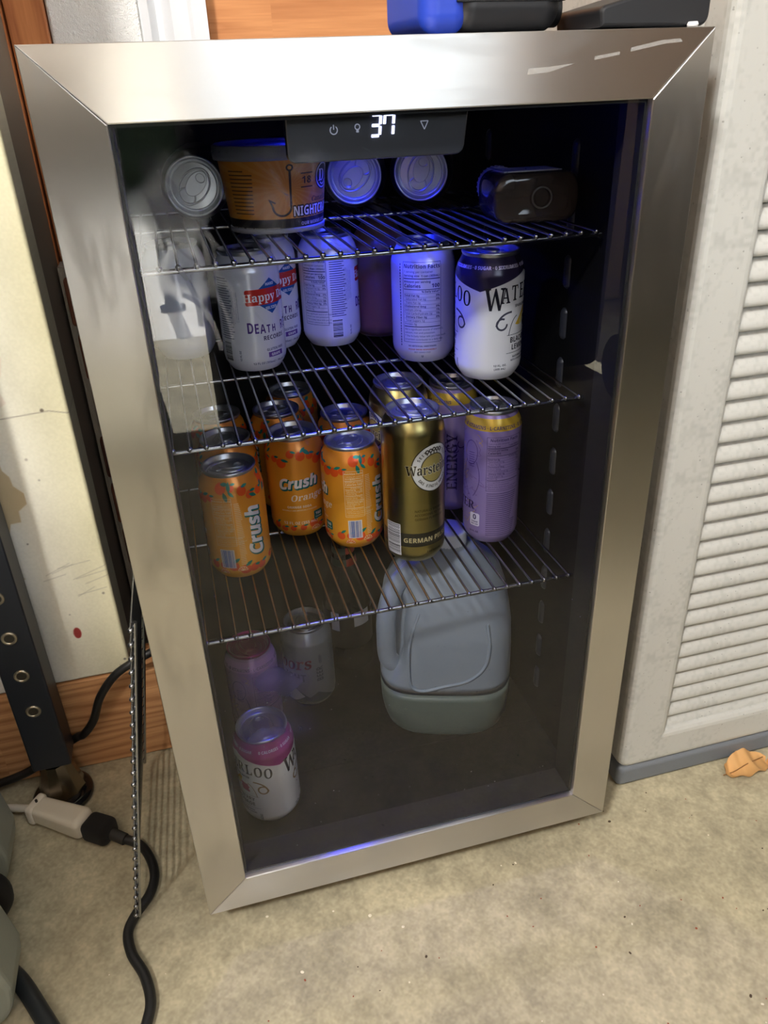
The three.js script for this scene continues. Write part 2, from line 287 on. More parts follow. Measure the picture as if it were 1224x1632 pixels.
    for (let k = 0; k < 110; k++) { g.fillStyle = `rgba(255,255,255,${0.3 + R() * 0.5})`; g.beginPath(); g.arc(R() * w, 500 + R() * 520, 0.4 + R() * 0.9, 0, 7); g.fill(); }
    g.strokeStyle = 'rgba(255,255,255,0.2)'; for (let k = 0; k < 24; k++) { g.lineWidth = 1 + R() * 4; g.beginPath(); const x = 20 + R() * 200, y = 20 + R() * 140; g.moveTo(x, y); g.quadraticCurveTo(x + R() * 40 - 10, y + R() * 30, x + R() * 30, y + 20 + R() * 40); g.stroke(); }
  }, false);
  M.glass = phys(new THREE.Color(0.72, 0.74, 0.77), 1, { roughnessMap: sm, transmission: 1, thickness: 0, ior: 1.47 });
  const gg = new THREE.PlaneGeometry(2 * (W - f) + 0.006, T - 2 * f + 0.006); gg.translate(0, Y(T / 2), -0.004);
  part('glass_pane', gg, M.glass, door);
  // control panel behind the glass at the top
  const cp = new THREE.Shape(); cp.moveTo(-0.07, 0.048); cp.lineTo(-0.07, 0.002); cp.quadraticCurveTo(-0.07, -0.003, -0.064, -0.003); cp.lineTo(0.044, -0.003); cp.quadraticCurveTo(0.05, -0.003, 0.0505, 0.003); cp.lineTo(0.056, 0.048); cp.closePath();
  const cg = new THREE.ExtrudeGeometry(cp, { depth: 0.006, bevelEnabled: true, bevelThickness: 0.001, bevelSize: 0.001, bevelSegments: 2 }); cg.translate(0, Y(0.6915), -0.03);
  const panel = part('display_panel', cg, M.gloss, fridge);
  const glow = (c, k) => new THREE.MeshStandardMaterial({ color: 0x000000, emissive: new THREE.Color(c), emissiveIntensity: k, roughness: 0.5 });
  const white = glow(0xcfd6ff, 3.2), dim = glow(0xb8bcd0, 0.55);
  // seven-segment digits
  const seg = (x, y, w, h, lean) => { const g = new RoundedBoxGeometry(w, h, 0.0012, 1, 0.0004); g.translate(x, y, 0); return g; };
  const dig = (on, cx, nm) => { const w = 0.0062, hh = 0.0062, t = 0.0019, list = [];
    const S = { a: [0, hh, w - 0.001, t], g: [0, 0, w - 0.001, t], d: [0, -hh, w - 0.001, t], b: [w / 2, hh / 2, t, hh - 0.001], c: [w / 2, -hh / 2, t, hh - 0.001], e: [-w / 2, -hh / 2, t, hh - 0.001], f: [-w / 2, hh / 2, t, hh - 0.001] };
    for (const k of on) list.push(seg(...S[k])); const g = merge(list), m = new THREE.Matrix4().makeShear(0, 0, 0.1, 0, 0, 0); g.applyMatrix4(new THREE.Matrix4().set(1, 0.1, 0, 0, 0, 1, 0, 0, 0, 0, 1, 0, 0, 0, 0, 1)); g.translate(cx, Y(0.7078), -0.0222);
    part('display_digit', g, white, panel, 'glowing numeral'); };
  dig('abgcd', -0.0112, '3'); dig('abcf', -0.0022, '7');
  const arc = new THREE.TorusGeometry(0.0024, 0.00035, 6, 24, Math.PI * 1.6); arc.rotateZ(Math.PI * 0.7); arc.translate(-0.0396, Y(0.7062), -0.0222);
  part('display_icon', merge([arc, box(-0.03985, -0.03935, Y(0.7065), Y(0.7094), -0.0226, -0.0218)]), dim, panel, 'power symbol');
  const bulb = new THREE.TorusGeometry(0.0016, 0.00035, 6, 20); bulb.translate(-0.0237, Y(0.7075), -0.0222);
  part('display_icon', merge([bulb, box(-0.0245, -0.0229, Y(0.7042), Y(0.7056), -0.0226, -0.0218)]), dim, panel, 'lamp symbol');
  const tri = (a, b) => rod(a, b, 0.0003, 6);
  part('display_icon', merge([tri(V(0.0198, Y(0.709), -0.0222), V(0.025, Y(0.709), -0.0222)), tri(V(0.0198, Y(0.709), -0.0222), V(0.0224, Y(0.704), -0.0222)), tri(V(0.025, Y(0.709), -0.0222), V(0.0224, Y(0.704), -0.0222))]), dim, panel, 'down arrow symbol');
  // blue lamp in the ceiling of the compartment
  const led = part('blue_led_lamp', new RoundedBoxGeometry(0.1, 0.006, 0.03, 2, 0.002).translate(0.01, Y(0.732), -0.2), glow(0x0a14ff, 3), fridge);
  led.castShadow = false;
  const bl = new THREE.SpotLight(new THREE.Color(0.012, 0.025, 1), BLUE_POWER, 3, 1.16, 0.6, 2); bl.position.set(0.0, Y(0.726), -0.2); bl.target.position.set(0.0, 0, -0.23); scene.add(bl.target); bl.castShadow = true; bl.shadow.radius = 0.5; scene.add(bl);
  part('edge_trim', rod(V(-0.2214, Y(0.27), -0.05), V(-0.2214, Y(0.43), -0.05), 0.0014), M.chrome, fridge, 'thin bright trim rod');
}

// ------------------------------------------------------------------ wire shelves
function wireShelf(label, x0, x1, zf, zb, n, bars, group) {
  const t = thing('wire_shelf', label, 'shelf', [0, 0, 0], 0, group), R = 0.0021, r = 0.0013;
  for (const z of [zf, ...bars]) part('rim', rod(V(x0, 0, z), V(x1, 0, z), z === zf ? R : R * 0.9), M.chrome, t);
  const L = zf - zb + 0.002, wg = merge([rod(V(0, 0.003, zf + 0.003), V(0, 0.003, zb), r, 6), new THREE.SphereGeometry(r * 1.9, 8, 6).translate(0, 0.003, zf + 0.0035)]);
  for (let i = 0; i < n; i++) { const w = part('wire', wg, M.chrome, t); w.position.x = x0 + 0.006 + (x1 - x0 - 0.012) * i / (n - 1); }
  return t;
}
const S1 = 0.618, S2 = 0.470, S3 = 0.2775, WIRE = 0.0045;      // what stands on a shelf rests at these heights
const shelf1 = wireShelf('topmost chrome wire shelf inside the fridge, carrying the lying cans and the tub', -0.198, 0.2, -0.09, -0.42, 29, [-0.29, -0.42]); shelf1.position.y = Y(S1 - WIRE);
const shelf2 = wireShelf('chrome wire shelf inside the fridge under the white seltzer cans', -0.198, 0.2, -0.094, -0.42, 29, [-0.268, -0.42]); shelf2.position.y = Y(S2 - WIRE);
const shelf3 = wireShelf('chrome wire shelf inside the fridge under the orange soda cans', -0.198, 0.2, -0.083, -0.42, 29, [-0.27, -0.42]); shelf3.position.y = Y(S3 - WIRE);
{ // spare shelf standing upright beside the fridge, leaning on it
  const t = wireShelf('spare wire shelf standing upright on the floor, leaning against the fridge side', 0, 0.385, 0, -0.212, 26, [-0.212]);
  const up = V(0.0655, 0.386, 0.016).normalize(), back = V(0.03, 0, -1); back.addScaledVector(up, -back.dot(up)).normalize();
  const zAx = back.clone().negate(), yAx = new THREE.Vector3().crossVectors(zAx, up);
  t.quaternion.setFromRotationMatrix(new THREE.Matrix4().makeBasis(up, yAx, zAx)); t.position.set(-0.2945, 0.0115, -0.042);
}

// ------------------------------------------------------------------ cans
const CW = 1024, CH = 604;                             // label canvases of the short cans, 4940 px per metre
const sans = (px, b = 'bold ') => `${b}${px}px sans-serif`, serif = (px, b = 'bold ') => `${b}${px}px serif`;
function txt(g, s, x, y, font, col, align = 'center', o = {}) {
  g.save(); g.translate(x, y); if (o.rot) g.rotate(o.rot); if (o.sx) g.scale(o.sx, o.sy || 1); g.font = font; g.textAlign = align; g.textBaseline = 'middle';
  if (o.stroke) { g.strokeStyle = o.stroke; g.lineWidth = o.lw || 6; g.lineJoin = 'round'; g.strokeText(s, 0, 0); }
  g.fillStyle = col; g.fillText(s, 0, 0); g.restore();
}
function barcode(g, x, y, w, h, vert, seed, ink = '#111') { const R = rng(seed); g.fillStyle = '#f4f4f4'; g.fillRect(x, y, w, h); g.fillStyle = ink; let p = 4; const L = vert ? h : w; while (p < L - 6) { const q = 1 + Math.floor(R() * 4); vert ? g.fillRect(x + 4, y + p, w - 8, q) : g.fillRect(x + p, y + 4, q, h - 8); p += q + 1 + Math.floor(R() * 4); } }
function nutrition(g, x, y, w, h, ink, cal) {
  g.strokeStyle = ink; g.lineWidth = 2; g.strokeRect(x, y, w, h); const u = h / 30, L = (s, r, b, k = 1.1, al = 'left') => txt(g, s, al === 'left' ? x + 6 : x + w - 6, y + r * u, sans(u * k, b ? 'bold ' : ''), ink, al), bar = (r, t) => { g.fillStyle = ink; g.fillRect(x + 4, y + r * u, w - 8, t); };
  txt(g, 'Nutrition Facts', x + w / 2, y + u * 1.5, sans(Math.min(u * 2.2, w / 7.6)), ink); L('1 serving per container', 3.4); L('Serving size', 4.8, 1); L('1 can (355mL)', 4.8, 1, 1.1, 'right'); bar(5.8, 4); L('Amount per serving', 7, 1); L('Calories', 8.6, 1, 1.7); L(cal, 8.5, 1, 2, 'right'); bar(9.8, 3); L('% Daily Value*', 10.7, 1, 1, 'right');
  [['Total Fat 0g', '0%'], ['  Saturated Fat 0g', '0%'], ['  Trans Fat 0g', ''], ['Cholesterol 0mg', '0%'], ['Sodium 20mg', '1%'], ['Total Carbohydrate 2g', '1%'], ['  Dietary Fiber 0g', '0%'], ['  Total Sugars 1g', ''], ['Protein 0g', '']].forEach(([a, b], i) => { bar(11.4 + i * 1.35, 1); L(a, 12.1 + i * 1.35, i % 3 === 0); L(b, 12.1 + i * 1.35, 1, 1.1, 'right'); });
  bar(23.8, 4); for (let i = 0; i < 4; i++) L(['Not a significant source of vitamin D,', 'calcium, iron and potassium.', '* The % Daily Value tells you how much', 'a nutrient contributes to a daily diet.'][i], 25 + i * 1.3, 0, 0.95);
}
const label = {};
label.seltzer = canvasTex(CW, CH, (g, w, h) => {
  g.fillStyle = '#e6e7ee'; g.fillRect(0, 0, w, h); const cx = 512;
  g.fillStyle = '#24579f'; g.beginPath(); g.moveTo(cx, 130); g.lineTo(cx + 120, 218); g.lineTo(cx, 306); g.lineTo(cx - 120, 218); g.fill();
  g.fillStyle = '#d23328'; g.beginPath(); g.roundRect(cx - 138, 178, 276, 78, 10); g.fill();
  txt(g, 'HARD', cx, 158, sans(20), '#fff'); txt(g, 'Happy Dad', cx, 219, serif(54), '#fff'); txt(g, 'SELTZER', cx, 276, sans(19), '#fff');
  g.save(); g.translate(cx, 372); for (const [i, c] of [...'DEATH ROW'].entries()) { const k = (i - 4) / 4; txt(g, c, k * 128, -14 * k * k + 8, sans(52 + 24 * Math.abs(k)), '#4a2d7d', 'center', { sx: 0.72 }); } g.restore();
  txt(g, 'RECORDS', cx, 424, sans(30), '#3f3a55'); txt(g, 'GLUTEN FREE', cx, 486, sans(17), '#4b4b68'); g.fillStyle = '#6c4a9a'; g.fillRect(cx - 46, 500, 92, 26); txt(g, 'GRAPE', cx, 514, sans(19), '#fff');
  txt(g, '12 FL OZ (355mL) · 5% ALC. BY VOL.', cx, 553, sans(16), '#4b4b68');
  // back: facts, ingredients, bar code
  nutrition(g, 40, 110, 150, 360, '#333a58', '100'); g.save(); for (let i = 0; i < 26; i++) { g.fillStyle = '#3a4060'; g.fillRect(208, 120 + i * 12, 70 + (i * 37) % 24, 4); } g.restore(); barcode(g, 206, 440, 64, 110, true, 4); txt(g, '12 FL OZ', 318, 510, sans(14), '#333a58', 'center', { rot: -Math.PI / 2 });
  for (let i = 0; i < 5; i++) txt(g, ['GOVERNMENT WARNING: (1) ACCORDING TO THE', 'SURGEON GENERAL, WOMEN SHOULD NOT DRINK', 'ALCOHOLIC BEVERAGES DURING PREGNANCY.', '(2) CONSUMPTION IMPAIRS YOUR ABILITY', 'TO DRIVE A CAR OR OPERATE MACHINERY.'][i], 290 + i * 10, 260, sans(8, ''), '#333a58', 'center', { rot: -Math.PI / 2 });
});
label.white = canvasTex(CW, CH, (g, w, h) => {
  g.fillStyle = '#e2e4f0'; g.fillRect(0, 0, w, h); nutrition(g, 440, 86, 200, 400, '#2b3058', '100');
  for (let i = 0; i < 30; i++) { g.fillStyle = '#3a4068'; g.fillRect(418, 96 + i * 14, 6, 8 + (i * 5) % 4); }
  txt(g, 'NO ARTIFICIAL SWEETENERS', 540, 506, sans(11), '#2b3058'); txt(g, 'PLEASE DRINK RESPONSIBLY', 540, 524, sans(11), '#c86a4c'); txt(g, 'BEST SERVED COLD', 540, 540, sans(10, ''), '#2b3058'); txt(g, 'U', 540, 562, sans(18), '#2b3058');
  g.fillStyle = '#2b3058'; 
});
function waterLabel(top, topText, flavour, fruit, swirl) {
  return canvasTex(CW, CH, (g, w, h) => {
    g.fillStyle = '#e9eaec'; g.fillRect(0, 0, w, h);
    for (const cx of [256, 768]) {
      g.fillStyle = top; g.beginPath(); g.moveTo(cx - 256, 0); g.lineTo(cx + 256, 0); g.lineTo(cx + 256, 168); g.lineTo(cx, 88); g.lineTo(cx - 256, 168); g.fill();
      txt(g, topText, cx, 62, sans(21), '#d8d2ee', 'center'); txt(g, topText, cx - 256, 62, sans(21), '#d8d2ee', 'center');
      const ink = '#23222c'; [...'WATERLOO'].forEach((c, i) => { const k = (i - 3.5) / 3.5; txt(g, c, cx + k * 186, 204 - 26 * (1 - k * k), serif(i ? 98 : 146), ink, 'center', { sx: 0.66 }); });
      txt(g, 'SPARKLING WATER', cx, 244, sans(17), ink); g.strokeStyle = swirl; g.lineWidth = 9;
      for (const s of [-1, 1]) { g.beginPath(); g.arc(cx + s * 148, 322, 26, 0, 5.2); g.stroke(); g.beginPath(); g.moveTo(cx + s * 176, 330); g.quadraticCurveTo(cx + s * 160, 268, cx + s * 96, 268); g.stroke(); g.lineWidth = 4; g.beginPath(); g.moveTo(cx + s * 110, 380); g.quadraticCurveTo(cx + s * 96, 300, cx + s * 60, 290); g.stroke(); g.lineWidth = 9; }
      g.fillStyle = '#e2b93c'; g.beginPath(); g.moveTo(cx - 70, 330); g.quadraticCurveTo(cx - 8, 360, cx + 22, 262); g.lineTo(cx + 6, 252); g.quadraticCurveTo(cx - 40, 300, cx - 70, 330); g.fill(); g.fillStyle = '#efdc8a'; g.beginPath(); g.ellipse(cx - 16, 312, 30, 15, -0.9, 0, 7); g.fill();
      g.fillStyle = fruit; for (let i = 0; i < 16; i++) { g.beginPath(); g.arc(cx + 14 + (i % 4) * 13 + (Math.floor(i / 4) % 2) * 6, 306 + Math.floor(i / 4) * 13, 8.5, 0, 7); g.fill(); }
      flavour.forEach((s, i) => txt(g, s, cx, 404 + i * 36, sans(36), ink, 'center', { sx: 0.92 }));
      g.strokeStyle = ink; g.lineWidth = 2; g.beginPath(); g.moveTo(cx - 120, 378); g.lineTo(cx + 120, 378); g.moveTo(cx - 120, 466); g.lineTo(cx + 120, 466); g.stroke();
      txt(g, 'NATURALLY FLAVORED', cx, 486, sans(15), ink); txt(g, 'WITH OTHER NATURAL FLAVORS', cx, 504, sans(12), ink); txt(g, '12 FL. OZ.', cx - 150, 520, sans(15), ink); txt(g, '(355 mL)', cx - 150, 538, sans(15), ink);
    }
    g.fillStyle = '#23222c'; for (const x of [880, 892, 900, 912, 368, 376]) g.fillRect(x, 505, 3, 60);
  });
}
label.blackWater = waterLabel('#2a2440', '0 CALORIES · 0 SUGAR · 0 SODIUM', ['BLACKBERRY', 'LEMONADE'], '#25264c', '#4a4a58');
label.pinkWater = waterLabel('#a23a83', '0 CALORIES · 0 SUGAR', ['RASPBERRY', 'LEMONADE'], '#b53f6f', '#8c7048');
function orangeLabel() {
  return canvasTex(CW, CH, (g, w, h) => {
    const q = g.createLinearGradient(0, 0, 0, h); q.addColorStop(0, '#e08a2a'); q.addColorStop(0.5, '#f2a52c'); q.addColorStop(1, '#f2a52a'); g.fillStyle = q; g.fillRect(0, 0, w, h);
    const R = rng(91), leaf = (x, y, a, s) => { g.save(); g.translate(x, y); g.rotate(a); g.scale(s, s); g.fillStyle = '#20806a'; g.beginPath(); g.moveTo(0, 0); g.quadraticCurveTo(20, -18, 44, 0); g.quadraticCurveTo(20, 16, 0, 0); g.fill(); g.restore(); }, orange = (x, y, r) => { g.fillStyle = '#ee5a20'; g.beginPath(); g.arc(x, y, r, 0, 7); g.fill(); leaf(x, y - r * 0.7, -0.7 + R(), r / 28); }, slice = (x, y, r) => { g.fillStyle = '#ef6a1e'; g.beginPath(); g.arc(x, y, r, Math.PI, 0); g.fill(); g.strokeStyle = '#ffe2b0'; g.lineWidth = 3; g.beginPath(); g.arc(x, y, r * 0.86, Math.PI, 0); g.closePath(); g.stroke(); for (let k = 1; k < 5; k++) { g.beginPath(); g.moveTo(x, y); g.lineTo(x + Math.cos(Math.PI * (1 + k / 5)) * r * 0.86, y + Math.sin(Math.PI * (1 + k / 5)) * r * 0.86); g.stroke(); } };
    for (let k = 0; k < 20; k++) orange(k * 52 + R() * 24, 66 + R() * 66, 18 + R() * 14);
    for (let k = 0; k < 18; k++) orange(k * 57 + R() * 24, 500 + R() * 40, 16 + R() * 16); slice(600, 556, 30); slice(300, 552, 26); slice(860, 540, 28); slice(760, 556, 28);
    for (let k = 0; k < 10; k++) leaf(R() * w, 60 + R() * 60, R() * 6, 0.8 + R() * 0.6);
    const logo = (x, y, s, rot) => { txt(g, 'Crush', x + 5, y + 6, sans(112 * s, 'italic bold '), '#1d6d63', 'center', { rot, sx: 0.95, stroke: '#1d6d63', lw: 16 * s }); txt(g, 'Crush', x, y, sans(112 * s, 'italic bold '), '#f4f0ea', 'center', { rot, sx: 0.95, stroke: '#f4f0ea', lw: 5 * s }); };
    logo(512, 252, 0.76, -0.08); txt(g, 'Orange', 560, 340, serif(52, 'italic bold '), '#fff2d8', 'center', { rot: -0.06 }); txt(g, 'ORANGE SODA', 512, 398, sans(20), '#fff2d8'); txt(g, 'NATURALLY AND ARTIFICIALLY FLAVORED', 512, 420, sans(11, ''), '#fff2d8'); txt(g, '12 FL OZ (355 mL)', 512, 500, sans(24), '#fff2d8');
    g.fillStyle = '#1d6d63'; g.beginPath(); g.roundRect(592, 440, 60, 52, 8); g.fill(); txt(g, '160', 622, 460, sans(24), '#fff'); txt(g, 'CALORIES', 622, 480, sans(9), '#fff');
    logo(950, 330, 0.95, -Math.PI / 2);
    g.globalAlpha = 0.85; nutrition(g, 742, 120, 104, 270, '#f7e4c6', '160'); barcode(g, 752, 412, 76, 110, false, 8, '#274a9c'); for (let i = 0; i < 36; i++) { g.fillStyle = '#f7e4c6'; g.fillRect(856, 150 + i * 10, 26 + (i * 31) % 10, 3); }
  });
}
label.orange = orangeLabel();
label.gold = canvasTex(CW, 832, (g, w, h) => {
  const q = g.createLinearGradient(0, 0, 0, h); q.addColorStop(0, '#b3a468'); q.addColorStop(1, '#a89858'); g.fillStyle = q; g.fillRect(0, 0, w, h);
  const cx = 512, cy = 276; g.fillStyle = '#dcdcd6'; g.beginPath(); g.ellipse(cx, cy, 124, 128, 0, 0, 7); g.fill(); g.strokeStyle = '#3a3324'; g.lineWidth = 5; g.stroke(); g.fillStyle = '#a89858'; g.beginPath(); g.ellipse(cx, cy, 74, 76, 0, 0, 7); g.fill(); g.stroke();
  const ring = (s, a0, a1, r, px) => [...s].forEach((c, i) => { const a = a0 + (a1 - a0) * i / (s.length - 1); g.save(); g.translate(cx + Math.cos(a) * r, cy + Math.sin(a) * r); g.rotate(a + (a1 > a0 ? Math.PI / 2 : -Math.PI / 2)); g.font = sans(px); g.textAlign = 'center'; g.textBaseline = 'middle'; g.fillStyle = '#3a3324'; g.fillText(c, 0, 0); g.restore(); });
  ring('SEIT', -2.6, -2.1, 99, 22); ring('1753', -1.05, -0.55, 99, 22); ring('DAS EINZIG WAHRE', 2.5, 0.65, 100, 21);
  g.fillStyle = '#2c2618'; for (let k = -2; k <= 2; k++) { g.beginPath(); g.arc(cx + k * 20, cy - 100 + Math.abs(k) * 4, 11, 0, 7); g.fill(); g.fillRect(cx + k * 20 - 3, cy - 98, 6, 24); } g.fillStyle = '#dcdcd6'; for (let k = -2; k <= 2; k++) { g.beginPath(); g.arc(cx + k * 20, cy - 100 + Math.abs(k) * 4, 5, 0, 7); g.fill(); }
  txt(g, 'Warsteiner', cx, cy + 4, serif(72), '#241f14', 'center', { sx: 0.74, stroke: '#d9d3bb', lw: 6 });
  ['NATURALLY BREWED', 'ACCORDING TO THE', 'GERMAN PURITY LAW'].forEach((s, i) => txt(g, s, cx - 110, 508 + i * 24, sans(18, ''), '#4d4226', 'left'));
  g.fillStyle = '#2a2719'; g.fillRect(0, 640, w, 80); txt(g, 'GERMAN PILSENER', cx, 682, sans(38), '#cfc08c'); txt(g, 'GERMAN PILSENER', 0, 682, sans(38), '#cfc08c'); txt(g, 'PREMIUM', cx, 756, sans(20), '#5a4c2c');
  barcode(g, 232, 590, 92, 190, true, 12);
});
const energyLabel = (ground, band) => canvasTex(CW, 832, (g, w, h) => {
  g.fillStyle = ground; g.fillRect(0, 0, w, h); const R = rng(14); g.fillStyle = band; g.fillRect(0, 40, w, 66); txt(g, 'L-CARNITINE · B VITAMINS · L-CARNITINE · B VITAMINS', 512, 88, sans(26), '#4a3a68');
  g.lineWidth = 2.4; for (let k = 0; k < 46; k++) { g.strokeStyle = k % 5 ? '#75588f' : '#c9a154'; let x = 120 + R() * 370, y = 130 + R() * 560; g.beginPath(); g.moveTo(x, y); for (let i = 0; i < 3; i++) { g.quadraticCurveTo(x + R() * 100 - 50, y + R() * 80 - 40, x += R() * 80 - 40, y += R() * 90 - 30); } g.stroke(); }
  g.strokeStyle = '#5d4580'; g.lineWidth = 4; g.beginPath(); g.ellipse(410, 250, 46, 74, 0.1, 0, 7); g.stroke(); for (let i = 0; i < 7; i++) { g.beginPath(); g.moveTo(394, 250 + i * 14); g.lineTo(436, 246 + i * 14); g.stroke(); } g.beginPath(); g.moveTo(374, 300); g.quadraticCurveTo(330, 420, 400, 520); g.moveTo(450, 300); g.quadraticCurveTo(500, 420, 430, 520); g.stroke();
  nutrition(g, 512, 140, 210, 330, '#3a2b5c', '15'); for (let i = 0; i < 22; i++) { g.fillStyle = '#45356a'; g.fillRect(516, 486 + i * 13, 190 - (i * 43) % 40, 4); }
  txt(g, 'WATER', 300, 580, serif(74), '#33264f'); g.fillStyle = '#e8e2f2'; g.beginPath(); g.roundRect(412, 628, 66, 84, 10); g.fill(); txt(g, '0', 445, 654, sans(46), '#33264f'); txt(g, 'SUGAR', 445, 684, sans(14), '#33264f'); txt(g, 'PER CAN', 445, 700, sans(12), '#33264f');
  txt(g, '16 FL OZ', 440, 750, sans(16), '#33264f'); txt(g, 'ENERGY', 860, 480, serif(90), '#33264f', 'center', { rot: -Math.PI / 2 }); for (let i = 0; i < 6; i++) { g.strokeStyle = '#4a3768'; g.lineWidth = 6; g.beginPath(); g.arc(760 + i * 40, 360 + (i % 2) * 30, 24, 0.4, 4); g.stroke(); }
});
label.energy = energyLabel('#9380b4', '#c9a63c'); label.energyPink = energyLabel('#a884ae', '#b78cba');
label.beer = canvasTex(CW, CH, (g, w, h) => {
  const q = g.createLinearGradient(0, 0, 0, h); q.addColorStop(0, '#b9bec4'); q.addColorStop(1, '#aab0b8'); g.fillStyle = q; g.fillRect(0, 0, w, h); const cx = 430;
  txt(g, 'Coors', cx, 250, serif(120, 'italic bold '), '#8c2530', 'center', { rot: -0.12, sx: 0.9 }); txt(g, 'LIGHT', cx + 20, 350, sans(84), '#6d727a', 'center', { sx: 0.8 });
  g.fillStyle = '#6f7780'; g.beginPath(); g.moveTo(160, 560); [[240, 500], [300, 530], [380, 450], [420, 490], [470, 440], [560, 510], [620, 470], [760, 560]].forEach(([x, y]) => g.lineTo(x, y)); g.fill(); g.fillStyle = '#e6ebf0'; g.beginPath(); g.moveTo(330, 520); [[380, 452], [420, 492], [470, 442], [530, 500], [470, 540], [420, 560], [360, 550]].forEach(([x, y]) => g.lineTo(x, y)); g.fill();
  txt(g, 'BEER', 640, 330, sans(60), '#6f757d', 'center', { rot: -Math.PI / 2, sx: 0.8 }); g.strokeStyle = '#6f757d'; g.lineWidth = 4; for (let i = 0; i < 5; i++) { g.beginPath(); g.arc(650, 190 + i * 12, 8, 0, 5); g.stroke(); }
});

M.can = (map, metal = 0.35, rough = 0.24) => mat(0xffffff, rough, { map, metalness: metal });
const canMat = { dark: mat(0x14151b, 0.35, { metalness: 0.3 }), seltzer: M.can(label.seltzer, 0.15), white: M.can(label.white, 0.15), blackWater: M.can(label.blackWater, 0.15), pinkWater: M.can(label.pinkWater, 0.15), orange: M.can(label.orange, 0.25), gold: mat(0xffffff, 0.3, { map: label.gold, metalness: 1, metalnessMap: canvasTex(512, 416, (g) => { g.fillStyle = '#fff'; g.fillRect(0, 0, 512, 416); g.fillStyle = '#202020'; g.beginPath(); g.ellipse(256, 138, 63, 65, 0, 0, 7); g.fill(); g.fillRect(116, 295, 46, 95); g.fillRect(0, 320, 512, 40); }, false) }), energy: M.can(label.energy, 0.3), energyPink: M.can(label.energyPink, 0.3), beer: M.can(label.beer, 0.55, 0.28) };
M.lid = mat(0xc2c6cc, 0.3, { metalness: 0.92 }); M.lidPink = mat(0x9c3a6a, 0.3, { metalness: 0.8 }); M.hole = mat(0x050505, 0.8);
const geoCache = {};
function canGeo(r, h) {
  const k = r + '_' + h; if (geoCache[k]) return geoCache[k];
  const n = r * 0.8, B = r * 0.74;
  const bodyPts = [[0.002, 0.006], [B - 0.004, 0.005], [B, 0.0005], [B + 0.0016, 0.0008], [r * 0.9, 0.006], [r * 0.975, 0.0105], [r, 0.016], [r, h - 0.022], [r * 0.985, h - 0.0185], [r * 0.93, h - 0.0125], [n + 0.0008, h - 0.006], [n, h - 0.004]];
  const lidPts = [[n, h - 0.0045], [n + 0.0012, h - 0.002], [n + 0.001, h - 0.0003], [n - 0.0004, h], [n - 0.0016, h - 0.0008], [n - 0.0026, h - 0.006], [n - 0.004, h - 0.0068], [n - 0.0052, h - 0.0055], [n - 0.0056, h - 0.0042], [0.0005, h - 0.0042]];
  const s = new THREE.Shape(); s.absellipse(0, 0.003, 0.0078, 0.0125, 0, Math.PI * 2); const h1 = new THREE.Path(); h1.absellipse(0, 0.0095, 0.0048, 0.0042, 0, Math.PI * 2); s.holes.push(h1);
  const tab = new THREE.ExtrudeGeometry(s, { depth: 0.0016, bevelEnabled: true, bevelThickness: 0.0006, bevelSize: 0.0005, bevelSegments: 2, curveSegments: 20 }); tab.rotateX(-Math.PI / 2); tab.translate(0, h - 0.0034, 0);
  const rivet = new THREE.SphereGeometry(0.0024, 10, 6).scale(1, 0.5, 1).translate(0, h - 0.0024, 0);
  const mouth = new THREE.TorusGeometry(0.0085, 0.0008, 6, 32).rotateX(Math.PI / 2).scale(1, 1, 0.86).translate(0, h - 0.0041, 0.0125);
  const embQ = new THREE.TorusGeometry(0.0165, 0.0011, 6, 40).rotateX(Math.PI / 2).scale(0.78, 1, 1.08).translate(0, h - 0.0041, 0.0005);
  return (geoCache[k] = { body: lathe(bodyPts, 56, h), lid: merge([lathe(lidPts, 56), mouth, embQ]), tab: merge([tab, rivet]) });
}
const protos = {};
// a standing can: turn = degrees from the camera's side towards +x, tabTurn = where the mouth points
function can(kind, label_, r, h, [x, y, z], turn, group, tabTurn = 0, lidMat = M.lid) {
  const key = kind + r + h + lidMat.uuid, G = canGeo(r, h); let t;
  if (protos[key]) { t = protos[key].clone(); t.name = numbered('drink_can'); scene.add(t); t.userData = { label: label_, category: 'can' }; if (group) t.userData.group = group; t.position.set(x, y, z); } else {
    t = thing('drink_can', label_, 'can', [x, y, z], 0, group);
    part('can_body', G.body, canMat[kind], t); const l = part('lid', G.lid, lidMat, t); part('pull_tab', G.tab, lidMat, l); protos[key] = t;
  }
  const az = Math.atan2(camera.position.x - x, camera.position.z - z), a = az + turn * Math.PI / 180;
  t.rotation.set(0, a, 0); t.children[1].rotation.y = tabTurn * Math.PI / 180; return t;
}
function lyingCan(kind, label_, r, h, [x, y, zLid], yaw, roll) {   // on its side, the lid towards the door
  const t = can(kind, label_, r, h, [0, 0, 0], 0); t.rotation.set(0, 0, 0);
  const q = new THREE.Quaternion().setFromEuler(new THREE.Euler(0, yaw, 0)).multiply(new THREE.Quaternion().setFromEuler(new THREE.Euler(Math.PI / 2, 0, 0))).multiply(new THREE.Quaternion().setFromEuler(new THREE.Euler(0, roll, 0)));
  t.quaternion.copy(q); const ax = V(0, 1, 0).applyQuaternion(q); t.position.set(x, y + r, zLid).addScaledVector(ax, -h); return t;
}
const R12 = 0.033, H12 = 0.122, R16 = 0.033, H16 = 0.168, RS = 0.0305, HS = 0.156;
// top shelf: three cans on their sides
lyingCan('dark', 'can lying with its lid facing out, beside the tub on the side away from flask', R12, H12, [-0.122, Y(S1), -0.297], -0.1, -0.75);
lyingCan('dark', 'can lying on its side, half hidden by the orange tub, lid facing out', R12, H12, [0.037, Y(S1), -0.3], -0.24, 2.3);
lyingCan('dark', 'can lying with its lid facing out, nearest the small flask on top shelf', R12, H12, [0.104, Y(S1), -0.29], -0.34, -0.25);
